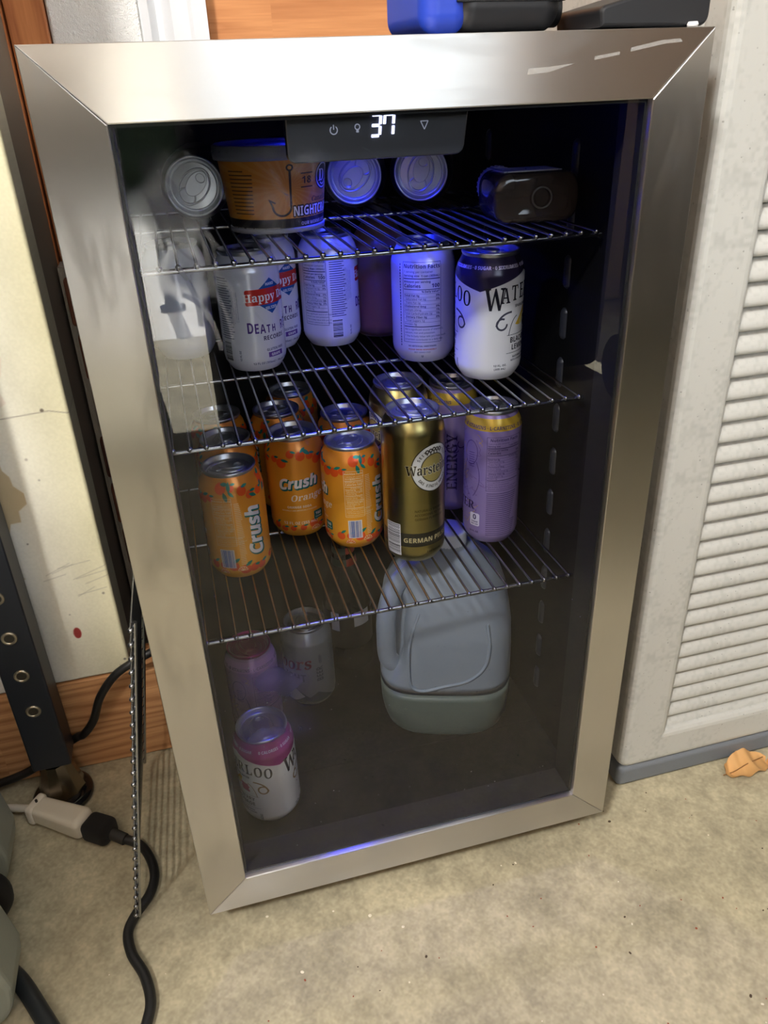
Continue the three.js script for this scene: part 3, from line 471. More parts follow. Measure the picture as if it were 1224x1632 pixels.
// second shelf
can('seltzer', 'white seltzer can with red and blue badge and purple lettering, frontmost of its kind', R12, H12, [-0.082, Y(S2), -0.2955], 40, null, 40);
can('seltzer', 'white seltzer can mostly hidden behind the front one with the same badge', R12, H12, [-0.054, Y(S2), -0.364], 42, null, 120);
can('white', 'plain white can deep on the second shelf, behind the reflection beside the badge can', R12, H12, [-0.152, Y(S2), -0.365], 120, null, 10);
can('seltzer', 'white seltzer can turned to show its fine print and bar code', R12, H12, [0.014, Y(S2), -0.352], 108, null, 200);
can('white', 'white can showing a tall nutrition table, beside the black-topped sparkling water', R12, H12, [0.0955, Y(S2), -0.26], -12, null, 30);
can('blackWater', 'white sparkling water can with black shoulder, lemon and blackberry, at the shelf end', R12, H12, [0.1384, Y(S2), -0.1825], -15, null, 60);
// third shelf
const OG = 'orange soda cans standing behind the front row';
can('orange', 'orange soda can nearest the glass, lettering running up its side', R12, H12, [-0.131, Y(S3), -0.2056], -122, null, 20);
can('orange', 'orange soda can showing its big white lettering straight to the front', R12, H12, [-0.0545, Y(S3), -0.2715], 0, null, -30);
can('orange', 'orange soda can showing nutrition panel and bar code, next to the gold beer can', R12, H12, [0, Y(S3), -0.226], -96, null, 70);
const OROWS = [[-0.128, -0.279, 'orange soda can directly behind the one nearest the glass'], [-0.131, -0.353, 'orange soda can deepest behind the one nearest the glass'], [-0.062, -0.345, 'orange soda can second in the middle file, behind the big lettering'], [-0.0355, -0.4065, 'orange soda can deepest in the middle file, against the back'], [0.012, -0.306, 'orange soda can behind the one showing the nutrition panel']];
OROWS.forEach(([x, z, l], i) => can('orange', l, R12, H12, [x, Y(S3), z], i * 70, OG, i * 80));
can('gold', 'tall gold beer can with round white emblem, in front on the third shelf', R16, H16, [0.0563, Y(S3), -0.177], 40, null, 30);
can('gold', 'tall gold beer can directly behind the front gold one, mostly hidden', R16, H16, [0.066, Y(S3), -0.262], -60, null, 100);
can('energy', 'tall purple can with line drawing and nutrition table at the end of third shelf', RS, HS, [0.1485, Y(S3), -0.186], -10, null, 0);
can('energy', 'tall purple can half hidden between the gold beer can and the front purple can', RS, HS, [0.132, Y(S3), -0.272], -120, null, 60);
// floor of the fridge
can('pinkWater', 'sparkling water can with pink shoulder standing frontmost on the fridge floor', R12, H12, [-0.1387, Y(0.012), -0.112], 24, null, -15);
can('energyPink', 'purple can with pink lid behind the pink-shouldered can on the fridge floor', RS, HS, [-0.1372, Y(0.012), -0.21], -2, null, 20, M.lidPink);
can('beer', 'silver light beer can with red script on the fridge floor', R12, H12, [-0.061, Y(0.012), -0.283], -22, null, 20);

// ------------------------------------------------------------------ other food and drink in the fridge
{ // tub
  const t = thing('bait_tub', 'orange and black plastic tub with grey lid on the top shelf', 'tub', [-0.0535, Y(S1), -0.233], 0.12);
  const hb = 0.062, r0 = 0.042, r1 = 0.0485;
  const map = canvasTex(1024, 256, (g, w, h) => {
    const q = g.createLinearGradient(0, 0, w, 0); g.fillStyle = '#d68b2e'; g.fillRect(0, 0, w, h); g.fillStyle = '#211d1c'; g.fillRect(0, 205, w, 51);
    g.globalAlpha = 0.12; g.fillStyle = '#fff0c0'; for (let k = 0; k < 26; k++) { g.beginPath(); g.moveTo(512, 100); g.arc(512, 100, 640, k * 0.2417, k * 0.2417 + 0.1); g.fill(); } g.globalAlpha = 1;
    // hook and line
    g.strokeStyle = '#2b2220'; g.lineWidth = 7; g.beginPath(); g.moveTo(520, 40); g.lineTo(520, 160); g.arc(490, 164, 30, 0, Math.PI * 1.02); g.stroke(); g.beginPath(); g.arc(520, 34, 9, 0, 7); g.lineWidth = 5; g.stroke(); g.beginPath(); g.moveTo(460, 164); g.lineTo(452, 140); g.lineTo(470, 150); g.stroke();
    txt(g, '18', 578, 78, sans(34), '#3a2a1c'); g.fillStyle = '#3a2a1c'; g.fillRect(556, 54, 46, 4); g.fillRect(556, 100, 46, 4);
    g.fillStyle = '#17181c'; g.beginPath(); g.arc(664, 72, 48, 0, 7); g.fill(); g.strokeStyle = '#e8e4dc'; g.lineWidth = 5; g.beginPath(); g.arc(664, 72, 41, 0, 7); g.stroke(); txt(g, 'D', 656, 70, serif(56), '#e8e4dc'); g.beginPath(); g.arc(664, 80, 22, 0.3, 2.4); g.stroke();
    txt(g, 'Canadian', 654, 146, serif(24, 'italic bold '), '#2b2220'); txt(g, 'NIGHTCRAWLERS', 662, 182, sans(46), '#fff', 'center', { sx: 0.72, stroke: '#1d1917', lw: 9 }); txt(g, 'OUR WORMS CATCH FISH', 650, 226, sans(16), '#d9d4cc'); txt(g, 'LIVE BAIT · KEEP REFRIGERATED', 380, 238, sans(13), '#cfcac2');
    g.fillStyle = '#5b3d1d'; for (let k = 0; k < 12; k++) g.fillRect(316, 40 + k * 13, 60 + (k * 29) % 30, 4);
  });
  part('tub_body', lathe([[0.001, 0.001], [r0 - 0.004, 0.001], [r0 - 0.001, 0.0], [r0, 0.003], [r1, hb]], 56, hb), mat(0xffffff, 0.45, { map }), t);
  const lidG = lathe([[r1 - 0.001, hb - 0.001], [r1 + 0.0035, hb - 0.002], [r1 + 0.004, hb + 0.001], [r1 + 0.0035, hb + 0.009], [r1 + 0.001, hb + 0.0105], [r1 - 0.003, hb + 0.0095], [r1 - 0.005, hb + 0.007], [0.0005, hb + 0.007]], 56);
  const dots = []; for (let k = 0; k < 30; k++) { const a = k / 30 * 6.283; dots.push(new THREE.SphereGeometry(0.0007, 6, 4).translate(Math.sin(a) * (r1 + 0.0038), hb + 0.005, Math.cos(a) * (r1 + 0.0038))); }
  part('lid', merge([lidG, ...dots]), mat(0x8f949c, 0.4), t, 'grey plastic lid');
  part('base_band', lathe([[r0 - 0.003, 0.0002], [r0 + 0.0012, 0.0004], [r0 + 0.0014, 0.004], [r0 + 0.0003, 0.0045]], 56), mat(0x9a9aa0, 0.4), t);
}
{ // small flask on its side, its base towards the door
  const t = thing('glass_flask', 'small clear square-shouldered flask with amber dregs lying on the top shelf', 'bottle', [0.1595, Y(S1) + 0.0222, -0.132], 0);
  t.rotation.set(-0.03, -0.12, 0);
  const s = new THREE.Shape(), w = 0.0385, h = 0.0205, r = 0.016; s.moveTo(-w + r, -h); s.lineTo(w - r, -h); s.quadraticCurveTo(w, -h, w, -h + r); s.lineTo(w, h - r); s.quadraticCurveTo(w, h, w - r, h); s.lineTo(-w + r, h); s.quadraticCurveTo(-w, h, -w, h - r); s.lineTo(-w, -h + r); s.quadraticCurveTo(-w, -h, -w + r, -h);
  const pts = s.getPoints(8), n = pts.length, prof = [[0, 0.72, 0.6], [0, 0.93, 0.9], [-0.004, 1, 1], [-0.042, 1, 1], [-0.062, 0.93, 0.98], [-0.08, 0.78, 0.92], [-0.096, 0.6, 0.84], [-0.106, 0.46, 0.78], [-0.112, 0.4, 0.76], [-0.122, 0.4, 0.76]];
  const pos = [], idx = []; prof.forEach(([z, sx, sy]) => pts.forEach((p, i) => { const a = Math.atan2(p.y / h, p.x / w), k = sx < 0.6 ? 1 : 0, cx = 0.0165 * Math.cos(a), cy = 0.0165 * Math.sin(a); pos.push(k ? cx : p.x * sx, k ? cy : p.y * sy, z); }));
  for (let j = 0; j < prof.length - 1; j++) for (let i = 0; i < n - 1; i++) { const a = j * n + i; idx.push(a, a + n, a + 1, a + 1, a + n, a + n + 1); }
  const c0 = pos.length / 3; pos.push(0, 0, -0.003); for (let i = 0; i < n - 1; i++) idx.push(c0, i, i + 1); const c1 = c0 + 1; pos.push(0, 0, -0.122); for (let i = 0; i < n - 1; i++) idx.push(c1, (prof.length - 1) * n + i + 1, (prof.length - 1) * n + i);
  const g = new THREE.BufferGeometry(); g.setAttribute('position', new THREE.Float32BufferAttribute(pos, 3)); g.setIndex(idx); g.computeVertexNormals();
  part('flask_body', g, phys(0x7a6c62, 0.08, { transmission: 0.75, thickness: 0, ior: 1.5 }), t);
  const liq = g.clone(); liq.scale(0.9, 0.5, 0.9); liq.translate(0, -0.0085, -0.004); part('liquid', liq, mat(0x4e3426, 0.15), t, 'dark amber liquid');
  part('base_ring', new THREE.TorusGeometry(0.0085, 0.0012, 8, 28).translate(0.004, 0, 0.0005), phys(0x8d8682, 0.1, { transmission: 0.7, thickness: 0 }), t);
  part('label_band', box(-0.026, 0.026, 0.0206, 0.0212, -0.06, -0.014), mat(0xffffff, 0.6, { map: canvasTex(256, 160, (c) => { c.fillStyle = '#cdd2ea'; c.fillRect(0, 0, 256, 160); c.strokeStyle = '#3a3f60'; c.lineWidth = 6; c.beginPath(); c.moveTo(60, 90); c.bezierCurveTo(90, 40, 110, 130, 130, 80); c.bezierCurveTo(150, 40, 170, 120, 200, 70); c.stroke(); c.lineWidth = 3; c.strokeRect(14, 14, 228, 132); }) }), t, 'pale paper label with dark scribble');
  const cap = [new THREE.CylinderGeometry(0.0185, 0.0185, 0.016, 32).rotateX(Math.PI / 2).translate(0, 0, -0.129)]; for (let k = 0; k < 28; k++) { const a = k / 28 * 6.283; cap.push(box(-0.0008, 0.0008, -0.0006, 0.0006, -0.136, -0.122).translate(Math.cos(a) * 0.0186, Math.sin(a) * 0.0186, 0)); }
  part('cap', merge(cap), mat(0xd7dae6, 0.4), t, 'white ribbed cap');
}
{ // red drink bottle behind
  const t = thing('drink_bottle', 'clear bottle of orange-red drink standing between the white cans', 'bottle', [0.078, Y(S2), -0.372], 0.3);
  const P = [[0.001, 0.004], [0.022, 0.003], [0.027, 0.0], [0.0315, 0.006], [0.0325, 0.014], [0.0325, 0.02], [0.0315, 0.024], [0.0325, 0.028], [0.0325, 0.098], [0.03, 0.108], [0.022, 0.12], [0.0145, 0.128], [0.0135, 0.134]];
  part('bottle_body', lathe(P, 48), phys(0xd8b49c, 0.3, { transmission: 0.8, thickness: 0, ior: 1.45 }), t);
  part('drink', lathe([[0.001, 0.006], [0.026, 0.006], [0.0305, 0.012], [0.0308, 0.05], [0.03, 0.0705], [0.001, 0.0705]], 40), phys(0xd2482a, 0.2, { transmission: 0.35, thickness: 0 }), t, 'orange-red drink');
  part('cap', lathe([[0.0005, 0.146], [0.0145, 0.146], [0.0155, 0.144], [0.0155, 0.131], [0.0145, 0.13]], 32), mat(0x2a2b30, 0.5), t);
}
{ // dark beer bottle
  const t = thing('beer_bottle', 'dark glass bottle with red neck label behind the milk jug', 'bottle', [0.006, Y(0.012), -0.34], 0.2);
  part('bottle_body', lathe([[0.001, 0.004], [0.026, 0.003], [0.0305, 0], [0.0325, 0.004], [0.033, 0.012], [0.033, 0.105], [0.0315, 0.12], [0.0245, 0.142], [0.0165, 0.163], [0.0142, 0.19], [0.0135, 0.208], [0.0148, 0.21], [0.0148, 0.216], [0.0136, 0.218]], 48), phys(0x060504, 0.16, { specularIntensity: 0.35 }), t);
  part('label_band', lathe([[0.0332, 0.04], [0.0334, 0.041], [0.0334, 0.098], [0.0332, 0.099]], 48), mat(0xffffff, 0.55, { map: canvasTex(1024, 280, (g) => { g.fillStyle = '#15120f'; g.fillRect(0, 0, 1024, 280); g.fillStyle = '#c9ced6'; g.fillRect(490, 20, 120, 110); g.fillRect(330, 20, 60, 120); g.fillStyle = '#8a8f98'; for (let k = 0; k < 5; k++) g.fillRect(640, 40 + k * 18, 40 + k * 9 % 30, 6); }) }), t, 'dark wrap label with white patches');
  part('neck_label', lathe([[0.0173, 0.163], [0.0152, 0.176], [0.0147, 0.19]], 32), mat(0xffffff, 0.5, { map: canvasTex(512, 64, (g) => { g.fillStyle = '#3c4a3a'; g.fillRect(0, 0, 512, 64); g.fillStyle = '#c8482e'; g.fillRect(240, 0, 110, 64); }) }), t, 'red neck label');
  part('cap', lathe([[0.0005, 0.222], [0.0125, 0.222], [0.0158, 0.2175], [0.016, 0.213], [0.0152, 0.2125]], 32), mat(0x35443c, 0.4, { metalness: 0.4 }), t);
}
{ // gallon jug: rounded square body, shoulder, handle, raised outline, water inside
  const t = thing('plastic_jug', 'translucent gallon jug part filled with water on the fridge floor', 'jug', [0.107, Y(0.0128), -0.222], -0.32);
  const sq = (a, w, p) => { const c = Math.cos(a), s = Math.sin(a), k = Math.pow(Math.pow(Math.abs(c), p) + Math.pow(Math.abs(s), p), -1 / p); return [c * k * w, s * k * w]; };
  // rings: y, half width, exponent, x shift, z shift
  const rings = [[0.0, 0.0635, 3.2, 0, 0], [0.0012, 0.0675, 3.2, 0, 0], [0.006, 0.0705, 3.2, 0, 0], [0.02, 0.0735, 3.4, 0, 0], [0.038, 0.0752, 3.8, 0, 0], [0.06, 0.0755, 4, 0, 0], [0.12, 0.0755, 4, 0, 0], [0.15, 0.0745, 3.8, 0, 0], [0.172, 0.071, 3.4, 0, 0], [0.192, 0.064, 3, 0.001, -0.001], [0.208, 0.054, 2.6, 0.003, -0.003], [0.222, 0.041, 2.2, 0.004, -0.004], [0.231, 0.029, 2, 0.005, -0.005], [0.235, 0.021, 2, 0.005, -0.005], [0.25, 0.0195, 2, 0.005, -0.005]];
  const make = (rs, inset, dent) => {
    const N = 72, pos = [], idx = []; rs.forEach(([y, w, p, dx, dz]) => { for (let i = 0; i <= N; i++) { const a = i / N * Math.PI * 2; let [x, z] = sq(a, w - inset, p);
      if (dent) { // hollow beside the handle at the front left edge
        const ang = Math.atan2(z, x), d1 = Math.abs(((ang - 2.42 + Math.PI * 3) % (Math.PI * 2)) - Math.PI), q = Math.exp(-Math.pow(d1 / 0.2, 2)) * Math.exp(-Math.pow((y - 0.145) / 0.047, 4)); x *= 1 - 0.34 * q; z *= 1 - 0.34 * q; }
      pos.push(x + dx, y, z + dz); } });
    for (let j = 0; j < rs.length - 1; j++) for (let i = 0; i < N; i++) { const a = j * (N + 1) + i; idx.push(a, a + N + 1, a + 1, a + 1, a + N + 1, a + N + 2); }
    const c = pos.length / 3; pos.push(0, rs[0][0], 0); for (let i = 0; i < N; i++) idx.push(c, i, i + 1);
    const g = new THREE.BufferGeometry(); g.setAttribute('position', new THREE.Float32BufferAttribute(pos, 3)); g.setIndex(idx); g.computeVertexNormals(); return g;
  };
  const dense = []; for (let i = 0; i < rings.length - 1; i++) for (let k = 0; k < 5; k++) { const f = k / 5; dense.push(rings[i].map((v, n) => v + (rings[i + 1][n] - v) * f)); } dense.push(rings[rings.length - 1]);
  M.hdpe = phys(0xaebccb, 0.7, { transmission: 0.5, thickness: 0, ior: 1.5 });
  const wide = (r) => [r[0], r[1] * 1.075, ...r.slice(2)], body = dense.map(wide);
  part('jug_body', make(body.filter((r) => r[0] >= 0.0665), 0, true), M.hdpe, t);
  part('water', make([...body.filter((r) => r[0] <= 0.072), [0.0722, 0.003, 4, 0, 0]], 0, false), phys(0x69776f, 0.5, { transmission: 0.3, thickness: 0 }), t, 'cloudy grey-green water behind the plastic');
  const hx = -0.066, hz = 0.052;
  part('handle', tube([[hx + 0.028, 0.216, hz - 0.03], [hx + 0.008, 0.203, hz - 0.012], [hx - 0.002, 0.175, hz], [hx - 0.004, 0.14, hz + 0.003], [hx - 0.002, 0.108, hz + 0.003], [hx + 0.008, 0.092, hz - 0.004]], 0.0115, 40, 16), M.hdpe, t);
  const rib = (pts) => tube(pts, 0.002, 60, 6);
  part('raised_outline', rib([[-0.03, 0.185, 0.069], [-0.041, 0.15, 0.0792], [-0.043, 0.11, 0.081], [-0.04, 0.086, 0.0812], [-0.03, 0.0795, 0.0815], [0.0, 0.087, 0.0815], [0.028, 0.096, 0.081], [0.046, 0.115, 0.0795], [0.051, 0.145, 0.077], [0.048, 0.172, 0.073]]), M.hdpe, t);
  part('cap', lathe([[0.0005, 0.256], [0.0195, 0.256], [0.0215, 0.254], [0.0222, 0.238], [0.0212, 0.237]], 36).translate(0.005, 0, -0.005), mat(0xcfd6e2, 0.4), t, 'pale cap');
}

// ------------------------------------------------------------------ on top of the fridge
{
  const top = Y(0.7576) + 0.0005;
  const a = thing('plastic_case', 'rounded black plastic case with blue end, on top of the fridge', 'case', [0.072, top, -0.075], 0.05);
  part('case_body', new RoundedBoxGeometry(0.082, 0.042, 0.085, 4, 0.016).translate(0.013, 0.021, 0), mat(0x17181b, 0.42), a);
  part('seam', box(-0.026, 0.052, 0.018, 0.0192, -0.0422, 0.0432, 0.0004), mat(0x050506, 0.5), a);
  part('blue_end', new RoundedBoxGeometry(0.034, 0.038, 0.083, 4, 0.012).translate(-0.032, 0.0193, 0), mat(0x1c3aa8, 0.42), a, 'blue end piece');
  part('side_knob', new THREE.CylinderGeometry(0.011, 0.011, 0.006, 24).rotateZ(Math.PI / 2).translate(0.0565, 0.015, 0.015), mat(0x0d0d0f, 0.4), a);
  const b = thing('wedge_case', 'black wedge-shaped plastic case at the corner on top of the fridge', 'case', [0.169, top, -0.05], 0);
  const s = new THREE.Shape(); s.moveTo(-0.03, 0.001); s.lineTo(0.042, 0.0); s.quadraticCurveTo(0.05, 0.0, 0.05, 0.008); s.lineTo(0.05, 0.024); s.quadraticCurveTo(0.05, 0.03, 0.042, 0.03); s.lineTo(-0.027, 0.0135); s.quadraticCurveTo(-0.031, 0.0125, -0.031, 0.009); s.closePath();
  part('case_body', new THREE.ExtrudeGeometry(s, { depth: 0.06, bevelEnabled: true, bevelThickness: 0.003, bevelSize: 0.0022, bevelOffset: -0.0022, bevelSegments: 3, curveSegments: 8 }).translate(0, 0, -0.02), mat(0x18191c, 0.42), b);
  part('clear_foot', lathe([[0.0005, 0], [0.0034, 0], [0.0038, 0.0015], [0.003, 0.003], [0.0005, 0.003]], 20).translate(0.036, -0.0003, 0.0455), mat(0xe8e8e8, 0.2), b, 'pale round foot');
}

// ------------------------------------------------------------------ left of the fridge: post, plugs, cords, bins
{
  const t = thing('metal_post', 'black steel upright with riveted holes and a round levelling foot', 'post', [-0.388, 0, -0.246]);
  M.postBlack = mat(0x1a1f27, 0.42);
  part('post', box(-0.0222, 0.0222, 0.06, 1.02, -0.028, 0.012, 0.0025), M.postBlack, t);
  for (let k = 0; k < 17; k++) part('rivet_ring', new THREE.TorusGeometry(0.0068, 0.0018, 8, 24).translate(0.0, 0.152 + k * 0.0525, 0.0122), mat(0xb4ac98, 0.3, { metalness: 0.9 }), t);
  const holes = []; for (let k = 0; k < 17; k++) holes.push(new THREE.CylinderGeometry(0.0055, 0.0055, 0.0015, 18).rotateX(Math.PI / 2).translate(0, 0.152 + k * 0.0525, 0.0122)); part('rivet_core', merge(holes), mat(0x4a463e, 0.4, { metalness: 0.7 }), t);
  const F = new THREE.LatheGeometry([[0.0005, 0], [0.035, 0], [0.0365, 0.004], [0.0355, 0.009], [0.03, 0.013], [0.0005, 0.014]].map(([r, y]) => new THREE.Vector2(r, y)), 40);
  part('foot', F, phys(0x15161a, 0.16, { clearcoat: 0.8, metalness: 0.5 }), t, 'glossy black round foot');
  const hub = new THREE.CylinderGeometry(0.0165, 0.0285, 0.046, 10).rotateY(0.2).translate(0, 0.0355, -0.004); part('hub', (() => { const q = hub.toNonIndexed(); q.computeVertexNormals(); return q; })(), mat(0x8a8072, 0.2, { metalness: 1 }), t, 'dark chrome faceted hub');
}
{
  const p = thing('cord_connector', 'white cord connector plugged into a dusty black plug on the floor', 'plug', [-0.385, 0.0, -0.2]);
  const dir = V(0.06, 0, 0.042).normalize(), yaw = Math.atan2(-dir.z, dir.x);
  const body = new RoundedBoxGeometry(0.075, 0.028, 0.032, 3, 0.008), bp = body.attributes.position; for (let i = 0; i < bp.count; i++) { const k = 0.82 + 0.18 * Math.min(1, (bp.getX(i) + 0.0375) / 0.05); bp.setY(i, bp.getY(i) * k); bp.setZ(i, bp.getZ(i) * k); } body.computeVertexNormals(); body.rotateY(yaw).translate(0, 0.0145, 0);
  part('connector_body', body, mat(0xcfc6b2, 0.5), p);
  part('collar', new RoundedBoxGeometry(0.012, 0.025, 0.03, 2, 0.004).rotateY(yaw).translate(-dir.x * 0.036, 0.0145, -dir.z * 0.036), mat(0xd8cfbc, 0.5), p);
  part('slot', box(-0.001, 0.001, -0.0035, 0.0035, -0.0012, 0.0012).rotateY(yaw).translate(-dir.x * 0.034 + 0.0005, 0.027, -dir.z * 0.034), M.black, p);
  part('white_cord', tube([[-0.029, 0.0135, -0.0205], [-0.06, 0.011, -0.034], [-0.12, 0.0085, -0.05]], 0.0048), mat(0xd0c8b8, 0.5), p);
  const c = thing('extension_cord', 'thick black cord with dusty plug running over the floor past the spare shelf', 'cord', [0, 0, 0]);
  part('plug_body', new RoundedBoxGeometry(0.036, 0.026, 0.03, 3, 0.008).rotateY(yaw).translate(-0.385 + dir.x * 0.055, 0.0135, -0.2 + dir.z * 0.055), mat(0x24221f, 0.7, { bumpMap: TX.plaster, bumpScale: 0.004 }), c, 'dusty black plug');
  part('strain_relief', rod(V(-0.385 + dir.x * 0.07, 0.012, -0.2 + dir.z * 0.07), V(-0.311, 0.009, -0.148), 0.0068, 12), mat(0x2b2925, 0.7), c);
  part('cable', tube([[-0.314, 0.0085, -0.151], [-0.296, 0.006, -0.139], [-0.284, 0.006, -0.117], [-0.279, 0.006, -0.09], [-0.285, 0.006, -0.068], [-0.298, 0.006, -0.05], [-0.3065, 0.006, -0.031], [-0.303, 0.006, -0.006], [-0.29, 0.006, 0.022], [-0.2845, 0.006, 0.05], [-0.289, 0.006, 0.071], [-0.3, 0.006, 0.1], [-0.32, 0.006, 0.16], [-0.34, 0.006, 0.3]], 0.0053, 160, 12), mat(0x171717, 0.5), c);
  const d = thing('power_cord', 'black power cord curving down in front of the wooden sill from behind the fridge', 'cord', [0, 0, 0]);
  part('cable', tube([[-0.232, Y(0.135), -0.32], [-0.245, Y(0.134), -0.281], [-0.272, Y(0.127), -0.272], [-0.297, Y(0.114), -0.27], [-0.321, Y(0.085), -0.27], [-0.337, Y(0.049), -0.27], [-0.352, Y(0.03), -0.272], [-0.362, Y(0.02), -0.281], [-0.39, Y(0.005), -0.282], [-0.43, Y(-0.02), -0.281], [-0.5, 0.007, -0.279]], 0.0052, 120, 12), mat(0x121212, 0.45), d);
}
{
  M.bin = mat(0x8f9387, 0.5, { bumpMap: TX.fine, bumpScale: 0.0004 });
  const mk = (name, label_, x, z, h, lean) => {
    const t = thing(name, label_, 'bin', [x, 0, z]);
    const s = new THREE.Shape(); s.moveTo(-0.16, 0.0); s.lineTo(-0.03, 0.0); s.quadraticCurveTo(-0.004, 0.004, 0.0, 0.05); s.lineTo(-lean, h - 0.02); s.quadraticCurveTo(-lean - 0.002, h, -lean - 0.02, h); s.lineTo(-0.16, h); s.closePath();
    part('bin_body', new THREE.ExtrudeGeometry(s, { depth: 0.05, bevelEnabled: true, bevelThickness: 0.006, bevelSize: 0.005, bevelOffset: -0.005, bevelSegments: 3, curveSegments: 10 }).translate(0, 0, -0.025), M.bin, t);
    const q = new THREE.Shape(); q.moveTo(-0.13, 0.03); q.lineTo(-0.03, 0.03); q.quadraticCurveTo(-0.018, 0.034, -0.016, 0.06); q.lineTo(-lean - 0.016, h - 0.03); q.lineTo(-0.13, h - 0.03); q.closePath();
    part('side_panel', new THREE.ExtrudeGeometry(q, { depth: 0.003, bevelEnabled: true, bevelThickness: 0.0015, bevelSize: 0.0015, bevelSegments: 2 }).translate(0, 0, 0.031), M.bin, t);
    part('rim', box(-0.165, -lean + 0.006, h - 0.012, h + 0.002, -0.034, 0.034, 0.004), M.bin, t); return t;
  };
  mk('plastic_bin', 'grey-green plastic bin standing nearest the black steel post', -0.427, -0.155, 0.17, 0.012);
  mk('plastic_bin', 'grey-green plastic bin in front of the first, beside the dark wheel', -0.402, 0.0, 0.15, 0.01);
  const w = thing('rubber_wheel', 'dark rubber wheel wedged between the two grey-green bins', 'wheel', [-0.462, 0.045, -0.085]);
  part('tyre', new THREE.TorusGeometry(0.033, 0.012, 12, 36), mat(0x1d1c1a, 0.7), w); part('hub', new THREE.CylinderGeometry(0.03, 0.03, 0.014, 30).rotateX(Math.PI / 2), mat(0x4a463c, 0.6), w);
  const hs = thing('black_hose', 'straight black tube lying on the floor in front of the plastic bins', 'tube', [0, 0, 0]);
  part('tube', tube([[-0.43, 0.009, -0.03], [-0.409, 0.009, -0.006], [-0.381, 0.009, 0.04], [-0.34, 0.009, 0.11]], 0.0085, 60, 14), mat(0x1f2428, 0.45), hs);
  const pl = thing('dark_plank', 'dark grey board lying on the floor in front of the black tube', 'board', [-0.482, 0, 0.1], 0.0);
  part('board', box(-0.045, 0.045, 0.001, 0.016, -0.16, 0.16, 0.003).rotateY(0.42).translate(-0.068, 0, 0.075), mat(0x33373a, 0.5), pl);
}
{ // dry leaf
  const t = thing('dry_leaf', 'curled tan dead leaf on the concrete before the cabinet', 'leaf', [0.443, 0.001, -0.0365], 0.15);
  const nx = 22, nz = 10, pos = [], idx = []; for (let j = 0; j <= nz; j++) for (let i = 0; i <= nx; i++) { const u = i / nx * 2 - 1, v = j / nz * 2 - 1, w = 0.0125 * Math.pow(Math.max(0, 1 - Math.pow(Math.abs(u), 2.2)), 0.55) * (1 + 0.05 * Math.sin(u * 11) + 0.12 * Math.sin(u * 3 + 0.6)) + 0.0012; pos.push(u * 0.034, 0.0045 + 0.006 * v * v * (1 - 0.5 * u) + 0.004 * Math.sin(u * 4 + 1) + 0.002 * Math.sin(u * 11 + v * 2), v * w * 1.35); }
  for (let j = 0; j < nz; j++) for (let i = 0; i < nx; i++) { const a = j * (nx + 1) + i; idx.push(a, a + nx + 1, a + 1, a + 1, a + nx + 1, a + nx + 2); }
  const g = new THREE.BufferGeometry(); g.setAttribute('position', new THREE.Float32BufferAttribute(pos, 3)); g.setIndex(idx); g.computeVertexNormals();
  part('blade', g, mat(0xc99a60, 0.75, { side: THREE.DoubleSide }), t);
  part('midrib', tube([[-0.038, 0.006, 0], [-0.02, 0.0042, 0], [0, 0.0085, 0.0003], [0.026, 0.0085, 0]], 0.0006, 20, 5), mat(0x8a5f34, 0.8), t);
}
{ // crumbs and chips on the concrete
  const R = rng(123), list = [[], [], []];
  for (let k = 0; k < 150; k++) { const x = -0.33 + R() * 0.85, z = -0.04 + R() * 0.42, s = 0.0005 + R() * R() * R() * 0.0022; const g = new THREE.IcosahedronGeometry(s, 0).scale(1 + R(), 0.5, 1 + R()).rotateY(R() * 6).translate(x, s * 0.3, z); list[k % 3].push(g.toNonIndexed ? (g.index ? g.toNonIndexed() : g) : g); }
  const all = []; [0xd8cfb8, 0x4a3c2c, 0x8a4c34].forEach((c, i) => { const g = merge(list[i]), n = g.attributes.position.count, q = new THREE.Color(c), a = new Float32Array(n * 3); for (let k = 0; k < n; k++) a.set([q.r, q.g, q.b], k * 3); g.setAttribute('color', new THREE.BufferAttribute(a, 3)); all.push(g); });
  const o = shade(new THREE.Mesh(mergeGeometries(all), new THREE.MeshStandardMaterial({ vertexColors: true, roughness: 0.9 }))); o.name = 'floor_debris'; o.userData = { kind: 'stuff', label: 'pale crumbs, dark grit and reddish chips scattered on the concrete floor', category: 'debris' }; scene.add(o);
}

